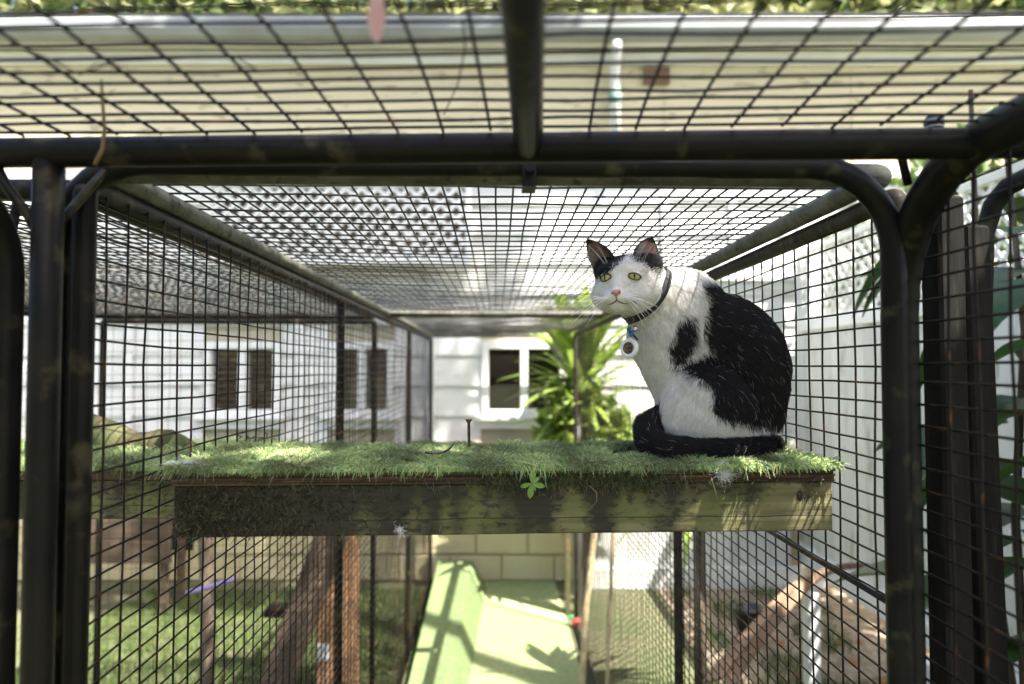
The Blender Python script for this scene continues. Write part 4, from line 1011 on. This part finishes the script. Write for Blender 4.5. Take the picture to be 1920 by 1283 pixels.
# ================================================================== LOWER YARD, RIGHT
m_plank2 = M('pale_brown_plank', (.27,.175,.115), (.20,.125,.08), (.12,.08,.055), scale=7, rough=.8, bump=.3)
ch = thing('bent_plank', 'long bent orange brown plank leaning across the mulch by the fence', 'plank', W(1345,1262,2.75))
o0 = np.array(ch.location)
mb = MB(); PX = [(1335,1275,2.72),(1400,1190,2.95),(1455,1130,3.1),(1500,1085,3.25),(1540,1065,3.4),(1590,1056,3.5),(1660,1066,3.55)]
pp = np.array([W(*q)-o0 for q in PX]); 
tt = np.linspace(0, len(pp)-1, 26); pp = np.stack([np.interp(tt, np.arange(len(pp)), pp[:, i]) for i in range(3)], 1)
for _ in range(3): pp[1:-1] = (pp[:-2]+2*pp[1:-1]+pp[2:])/4
for o_, wv, hh_ in (((0,0,0), (.050,-.02,.022), .010), ((.055,-.02,.0), (.018,.0,-.028), .008)):
    V = []; n = len(pp); wv = np.array(wv)
    for k_, q_ in enumerate(pp):
        s_ = 1-.55*k_/n; nn_ = np.array((-.3,-.2,1))*hh_
        V += [q_+np.array(o_)*s_-wv*s_*.7, q_+np.array(o_)*s_+wv*s_*.7, q_+np.array(o_)*s_+wv*s_*.7-nn_, q_+np.array(o_)*s_-wv*s_*.7-nn_]
    mb.add(V, [(i*4+k, i*4+(k+1)%4, (i+1)*4+(k+1)%4, (i+1)*4+k) for i in range(n-1) for k in range(4)]+[(0,1,2,3),(4*n-1,4*n-2,4*n-3,4*n-4)])
mb.fix = True
mb.build('plank_body', m_plank2, ch)
stk = thing('white_stake', 'short white post standing in the mulch by the bent plank', 'post', (W(1522,1240,3.25)[0], 3.25, 0))
mb = MB(); mb.bev((-.03,-.03,0), (.03,.03,.60), .004); mb.build('stake', m_trim, stk)
for i, (px, py, d, lab) in enumerate(((1470,1262,3.15,'flat grey paver in the mulch nearest the bent plank'),(1560,1240,3.35,'flat grey paver beyond the white stake'),(1600,1282,2.9,'flat grey paver by the right dark post'))):
    q = W(px,py,d); t = thing('paver', lab, 'paver', (q[0], q[1], .006), (0,0,R(12*i-8)), 'stepping pavers in the mulch')
    mb = MB(); mb.bev((-.21,-.15,0), (.21,.15,.012), .004); mb.build('slab', m_pave, t)
sk = thing('dark_bucket', 'small dark pot standing in front of the fence plinth', 'pot', (W(1405,1135,4.2)[0], 4.2, 0))
mb = MB(); mb.lathe([(.06,0),(.085,.20),(.092,.20),(.092,.225),(.08,.225),(.07,.19)]); mb.build('pot', m_blackp, sk, True)
g = np.random.default_rng(8); LD = MB()
LD.add([(-.03,0,0),(0,-.018,.006),(.035,0,.010),(0,.018,.006)], [(0,1,2,3)]); ldm = LD.mesh('leaf', M('orange_leaf', (.42,.15,.045), (.30,.11,.04), scale=20, rough=.8))
for i in range(60):
    o = link('fallen_leaf', ldm, None, (g.uniform(1.0,2.05), g.uniform(2.7,4.8), .012), (g.normal(0,.3), g.normal(0,.3), g.uniform(0,6.3)))
    tag(o, 'small orange fallen leaf on the ground right of the run', 'leaf', 'fallen orange leaves on the right')
# far right: white slatted bench and stacked timber
bn = thing('white_bench', 'white slatted garden bench half hidden behind the right posts', 'bench', (2.06, 2.30, 0), (0,0,R(-84)))
for k in range(3):
    mb = MB(); mb.bev((-.6,-.02,.92+k*.11), (.6,.0,.96+k*.11), .004); mb.build('back_slat', m_trim, bn)
for k in range(4):
    mb = MB(); mb.bev((-.6,-.42+k*.1,.45), (.6,-.345+k*.1,.47), .004); mb.build('seat_slat', m_trim, bn)
for x in (-.55,.55):
    mb = MB(); mb.bev((x-.025,.001,0), (x+.025,.04,1.2), .004); mb.build('leg', m_trim, bn)
    mb = MB(); mb.bev((x-.025,-.42,0), (x+.025,-.37,.449), .004); mb.build('leg', m_trim, bn)
g = np.random.default_rng(61)
for k, lab in enumerate(('lowest weathered timber of the stack at the right edge', 'middle weathered timber of the stack at the right edge', 'topmost weathered timber of the stack at the right edge')):
    t = thing('stacked_timber', lab, 'timber', (1.30+.03*k, 2.15, .0+.062*k), (0,0,R(-70+6*k)), 'stacked timbers by the right posts')
    mb = MB(); mb.bev((-.55,-.05,0), (.55,.05,.06), .006); mb.build('timber', m_brown if k < 2 else m_orange, t)

# ================================================================== LOWER YARD, LEFT AND RUN FLOOR
m_turf_r = M('ramp_turf', (.20,.26,.11), (.14,.20,.08), scale=40, rough=.9, bump=.8, bscale=300)
rmp = thing('turf_ramp', 'narrow turf covered ramp along the left wall of the run floor', 'ramp', cage(-.30, 2.55, .0), (0,0,YAW-R(.5)))
mb = MB(); nn_ = 14; V = []
for i in range(nn_):
    t_ = i/(nn_-1); y = 2.75*t_; z = .03+.17*t_; w0 = -.12-.02*t_; w1 = .075+.03*t_
    V += [(w0-.02,y,.0045),(w0,y,z),(w1,y,z+.004*math.sin(y*9)),(w1+.03+z*.35,y,.0045)]
mb.add(V, [(i*4+k, i*4+k+1, (i+1)*4+k+1, (i+1)*4+k) for i in range(nn_-1) for k in range(3)]+[(0,3,2,1)]); mb.fix = True
mb.build('ramp_board', m_turf_r, rmp, False)
def rope(name, label, pts, r_, turns):
    t = thing(name, label, 'rope', pts[0]); P = np.array(pts)-np.array(pts[0]); n = 140
    s = np.linspace(0, len(P)-1, n); Q = np.stack([np.interp(s, np.arange(len(P)), P[:, i]) for i in range(3)], 1)
    for k in range(3):
        mb = MB(); a = np.linspace(0, turns*2*np.pi, n)+k*2*np.pi/3; mb.tube(Q+np.stack((np.cos(a), np.sin(a), 0*a), 1)*r_*.55, r_*.6, 7); mb.build('strand', m_rope, t, True)
rope('hanging_rope', 'thick cream twisted rope hanging at the right of the turf path', [W(1122,940,3.3), W(1110,1040,3.28), W(1098,1150,3.25), W(1090,1330,3.2)], .014, 22)
rope('hanging_rope', 'thin pale rope hanging beside the thick twisted rope', [W(1150,940,3.1), W(1146,1090,3.1), W(1140,1200,3.1), W(1138,1330,3.1)], .008, 26)
rp_ = thing('drain_pipe', 'pale grey vertical pipe at the far right end of the run', 'pipe', (W(1082,690,4.75)[0], 4.75, 0))
mb = MB(); mb.tube([(0,0,0),(0,0,1.2),(0,0,1.3)], .032, 14); mb.build('pipe', M('grey_pipe', (.52,.51,.53), rough=.5), rp_, True)
pl = thing('timber_post', 'thin olive timber post beside the pale pipe', 'post', (W(1063,690,4.75)[0], 4.74, 0))
mb = MB(); mb.bev((-.018,-.02,0), (.018,.02,1.25), .003); mb.build('post_timber', m_moss_log, pl)
ty = thing('toy_ball', 'small red and green cat toy on the turf near the rope', 'toy', W(1084,1131,4.5)*(1,1,0)+np.array((-.01,0,.03)))
mb = MB(); mb.ell((0,0,0), (.03,.03,.03)); mb.build('ball', M('red_rubber', (.55,.06,.05), rough=.4), ty, True)
mb = MB(); mb.ell((-.03,.01,.03), (.02,.015,.015)); mb.build('feather', M('green_felt', (.06,.35,.16), rough=.7), ty, True)
m_plank = M('weathered_plank', (.11,.075,.05), (.06,.042,.03), (.2,.15,.10), scale=6, rough=.85, stretch=(4,4,.5), bump=.4)
# climbing frame beyond the left wall
cf = thing('climbing_frame', 'orange timber climbing frame with two posts beyond the left wall', 'frame', (W(635,690,3.55)[0], 3.55, 0))
mb = MB(); mb.bev((-.085,-.05,0), (-.005,.05,1.02), .005); mb.build('post', m_orange, cf)
mb = MB(); mb.bev((.015,-.05,0), (.10,.05,1.02), .005); mb.build('post', m_orange, cf)
mb = MB(); mb.bev((-.34,-.055,.40), (-.087,.055,.44), .005); mb.build('step', m_brown, cf)
mb = MB(); mb.bev((-.40,-.07,1.021), (.16,.10,1.05), .005); mb.build('top_board', m_brown, cf)
mb = MB(); mb.box((-.078,-.054,.20), (-.022,-.0502,.28)); mb.build('paper_tag', m_trim, cf)
rk = thing('leaning_plank', 'weathered plank leaning against the orange climbing frame', 'plank', (W(505,1235,3.45)[0], 3.42, 0), (0, R(20), 0))
mb = MB(); mb.bev((-.075,-.015,0), (.075,.015,1.0), .004); mb.build('plank_body', m_plank, rk)
lo_ = thing('fallen_log', 'grey brown log lying on the lawn left of the run', 'log', W(385,1215,2.75)*(1,1,0)+np.array((0,0,.06)), (0,0,R(48)))
mb = MB(); t = np.linspace(0,1,9); mb.tube(np.stack((-.55+1.1*t, .02*np.sin(t*6), .01*np.cos(t*7)), 1), .085+.008*np.sin(t*13), 12); mb.build('log_body', m_bark, lo_, True)
lu = thing('upright_trunk', 'thin upright tree trunk on the lawn beyond the left wall', 'trunk', (W(392,690,3.0)[0], 3.0, 0))
mb = MB(); mb.tube([(0,0,0),(.015,0,.5),(-.01,.01,.9),(.02,0,1.25)], [.035,.03,.028,.025], 10); mb.build('stem', m_bark, lu, True)
tx = thing('toy_rod', 'thin lilac rod toy hanging in the left neighbouring run', 'toy', W(350,1112,2.3))
mb = MB(); mb.tube([(0,0,0), W(385,1103,2.3)-W(350,1112,2.3), W(440,1086,2.3)-W(350,1112,2.3)], .008, 8); mb.build('rod', M('lilac_plastic', (.35,.28,.52), rough=.5), tx, True)
m_plankd = M('brown_boards', (.105,.075,.05), (.065,.045,.03), (.17,.13,.09), scale=6, rough=.85, stretch=(.5,4,4), bump=.4, rand=.2)
cr = thing('planter_crate', 'mid brown timber planter standing on the lawn before the house base', 'planter', (W(225,690,4.7)[0], 4.7, 0))
for x in (-.55, .27):
    for y in (.01, .25):
        mb = MB(); mb.bev((x,y,0), (x+.05,y+.045,.62), .004); mb.build('leg', m_plankd, cr)
for k in (2, 3):
    mb = MB(); mb.bev((-.6,-.02,.02+k*.16), (.36,.0,.172+k*.16), .004); mb.build('board', m_plankd, cr)
    mb = MB(); mb.bev((-.6,.30,.02+k*.16), (.36,.32,.172+k*.16), .004); mb.build('board', m_brown, cr)
for i in range(30):
    o = link('fallen_leaf', ldm, None, (g.uniform(-1.9,-.6), g.uniform(2.4,3.6), .012), (g.normal(0,.3), g.normal(0,.3), g.uniform(0,6.3)))
    tag(o, 'small orange fallen leaf on the lawn left of the run', 'leaf', 'fallen orange leaves on the left')

# ================================================================== SMALL THINGS ON THE SHELF AND CAGE
sd_top = 1.6-.163+.018
sr = W(880, 836, 1.20); scw = thing('screw', 'upright rusty countersunk screw standing in the turf', 'screw', (sr[0], 1.20, sd_top), (R(1.5), R(-1), 0))
mb = MB(); hh = W(880,786,1.20)[2]-sd_top
mb.lathe([(.0022,0),(.0023,hh*.55),(.0026,hh*.56),(.0026,hh-.006),(.0062,hh-.001),(.0062,hh)], sides=14); mb.build('shank', m_rust, scw, True)
mb = MB(); a = np.linspace(0, 9*2*np.pi, 120); mb.tube(np.stack((np.cos(a)*.0022, np.sin(a)*.0022, np.linspace(.004, hh*.55, 120)), 1), .0006, 5); mb.build('thread', m_rust, scw)
dl = thing('dead_leaf', 'curled purplish brown dead leaf lying on the shelf turf', 'leaf', W(824,857,1.10))
mb = MB(); V = []; n = 9
for i in range(n):
    t = i/(n-1); w2 = .0055*math.sin(math.pi*t**.8)+.0003; x = -.022+.044*t; z = .002+.016*t**4+.003*(1-t)**2
    V += [(x,-w2,z+.003),(x,0,z),(x,w2,z+.004)]
mb.add(V, [(i*3+k, i*3+k+1, (i+1)*3+k+1, (i+1)*3+k) for i in range(n-1) for k in range(2)])
mb.build('blade', M('purple_dry_leaf', (.20,.12,.115), (.13,.07,.07), scale=60, rough=.6), dl, True)
wd = thing('weed_sprig', 'small bright green weed growing from the front edge of the turf', 'weed', W(996,905,1.012))
lm = MB(); V = []
for i in range(7):
    t = i/6; w2 = .0042*math.sin(math.pi*t**1.3)**.8+.0003; V += [(-w2, .022*t, -.004*t*t+.001), (0,.022*t,-.004*t*t), (w2,.022*t,-.004*t*t+.001)]
lm.add(V, [(i*3+k, i*3+k+1, (i+1)*3+k+1, (i+1)*3+k) for i in range(6) for k in range(2)])
lmm = lm.mesh('leaf', M('weed_leaf', (.16,.30,.055), (.22,.34,.09), scale=60, rough=.5, trans=.25), True)
for a, s in ((82,.9),(35,.65),(-15,.9),(-95,1.0),(200,.75),(-60,.55)):
    o = link('leaf', lmm, wd, (0,-.006,0), Vector((math.cos(R(a)),-.28,math.sin(R(a)))).to_track_quat('Y','X').to_euler()); o.rotation_euler = (Matrix(((math.sin(R(a)),math.cos(R(a)),0),(0,-.28,-1),(-math.cos(R(a)),math.sin(R(a)),0)))).to_euler(); o.scale = (s,s,s)
mb = MB(); mb.tube([(0,.004,.006),(0,-.004,.003),(0,-.006,0)], .0011, 6); mb.build('stem', m_leaf, wd)
def tuft(label, p, r_, n, seed, flat=(1,1,1)):
    g = np.random.default_rng(seed); t = thing('fur_tuft', label, 'fur tuft', p, group='shed white fur tufts'); q = []
    for i in range(n):
        a = g.normal(0, r_*.4, 3)*flat; d = g.normal(0, r_*.8, 3)*flat; e = g.normal(0, r_*.5, 3)*flat
        q.append((a, a+d*.5+e*.4, a+d+e*.2, a+d*.9-e*.5))
    tag(hair('strands', np.array(q), .00010, np.full((n,3), .78), m_fur, t), kind='stuff')
tuft('white fur tuft stuck on the front beam near its lower edge', W(749,994,1.010), .0055, 70, 1, (1,.25,1))
tuft('white fur tuft hanging on the turf edge below the cat', W(1358,887,1.03), .0095, 200, 2, (1,.4,1))
tuft('flat white fur smear on the turf left of the hanging tuft', W(1268,880,1.06), .017, 200, 3, (1,.4,.12))
tuft('thin white fur streak on the turf in front of the tail tip', W(1205,872,1.08), .022, 150, 4, (1.3,.5,.1))
tuft('white fur wisp at the left end of the shelf turf', W(345,868,1.03), .014, 130, 5, (1.2,.4,.2))
for i, (x, y, d, lab) in enumerate(((560,852,1.15,'thin shed white hairs on the left part of the turf'),(1010,862,1.12,'thin shed white hairs behind the green weed'),(930,866,1.1,'thin shed white hairs right of the dead leaf'),(1100,858,1.15,'thin shed white hairs left of the curled tail'),(620,848,1.2,'thin shed white hairs at the back left of the turf'))):
    tuft(lab, W(x,y,d), .030, 130, 10+i, (1.5,.8,.1))
def twig(name, label, pts, r0, r1, mat, cat_='twig', side=()):
    t = thing(name, label, cat_, pts[0]); P = np.array(pts)-np.array(pts[0]); mb = MB(); mb.tube(P, np.linspace(r0, r1, len(P)), 7)
    for s in side: mb.tube(np.array(s)-np.array(pts[0]), np.linspace(r1, r1*.5, len(s)), 5)
    mb.build('stem', mat, t, True); return t
m_straw = M('straw', (.30,.21,.12), (.22,.15,.08), scale=30, rough=.8)
twig('dry_straw', 'thin dry straw stem hanging over the crossbar at top left', [W(190,150,.62),W(192,190,.65),W(196,240,.70),W(192,280,.715),W(178,308,.72)], .0012, .0022, m_straw)
twig('dry_vine', 'fine dry vine tangled in the near roof mesh left of centre', [W(20,80,.50),W(90,110,.53),W(150,140,.57),W(215,115,.6),W(330,110,.6),W(440,105,.58),W(480,130,.6)], .0009, .0007, m_bark, side=([W(150,140,.57),W(180,120,.57),W(240,125,.58)],))
twig('dry_vine', 'fine dry vine hanging from the near roof beside the middle tube', [W(868,35,.52),W(872,90,.55),W(858,160,.62),W(832,215,.69)], .0008, .0006, m_bark)
twig('dry_straw', 'straw sliver sticking from the turf edge below the cat', [W(1333,896,1.035),W(1338,910,1.03),W(1344,932,1.028)], .0013, .0009, m_straw)
twig('dry_straw', 'pale curled straw on the front beam right of the weed', [W(1104,910,1.02),W(1118,922,1.013),W(1119,940,1.014),W(1108,952,1.018)], .0006, .0004, m_straw)
twig('branch', 'pale knotted branch between the two right posts', [W(1800,980,1.2),W(1806,930,1.2),W(1790,905,1.18),W(1815,870,1.2),W(1810,800,1.2),W(1838,700,1.2)], .009, .006, m_bark)
pk = thing('pink_petal', 'blurred pink petal caught in the near roof mesh at top', 'petal', W(706,24,.47))
mb = MB(); V = []
for i in range(7):
    t = i/6; w2 = .0055*math.sin(math.pi*(t*.86+.1))+.0006; V += [(-w2,0,.014-.034*t),(0,.002*math.sin(t*3),.014-.034*t),(w2,.001,.014-.034*t)]
mb.add(V, [(i*3+k, i*3+k+1, (i+1)*3+k+1, (i+1)*3+k) for i in range(6) for k in range(2)]); mb.build('petal_blade', M('pink_petal', (.62,.36,.33), rough=.7, trans=.4), pk, True)
bs = thing('bird_scarer_ball', 'small dark striped ball resting on the near roof mesh at right', 'ball', W(1751,231,.80))
mb = MB(); mb.ell((0,0,0), (.0108,.0108,.0108)); mb.build('ball', m_blackp, bs, True)
mb = MB(); mb.lathe([(.01095,-.0012),(.0111,0),(.01095,.0012)], sides=24, at=(0,0,.0016)); mb.lathe([(.0098,-.001),(.0099,0),(.0098,.001)], sides=24, at=(0,0,-.0052)); mb.build('stripe', M('grey_stripe', (.22,.22,.23), rough=.4), bs, True)
dbl = thing('leaf_litter', 'scattered brown leaf bits caught on the left neighbouring roof mesh', 'leaf litter', cage(-1.2, 2.2, ZT+.005)); tag(dbl, kind='stuff')
g = np.random.default_rng(71); mb = MB()
for i in range(110):
    c_ = np.array((g.normal(0,.32), g.normal(0,.55), abs(g.normal(0,.004)))); a = g.normal(0,1,3)*(1,1,.25); a *= .016/np.linalg.norm(a); b2 = np.cross(a,(0,0,1))*.5; mb.add([c_-a, c_-b2, c_+a, c_+b2], [(0,1,2,3)])
mb.build('litter', m_dry, dbl)
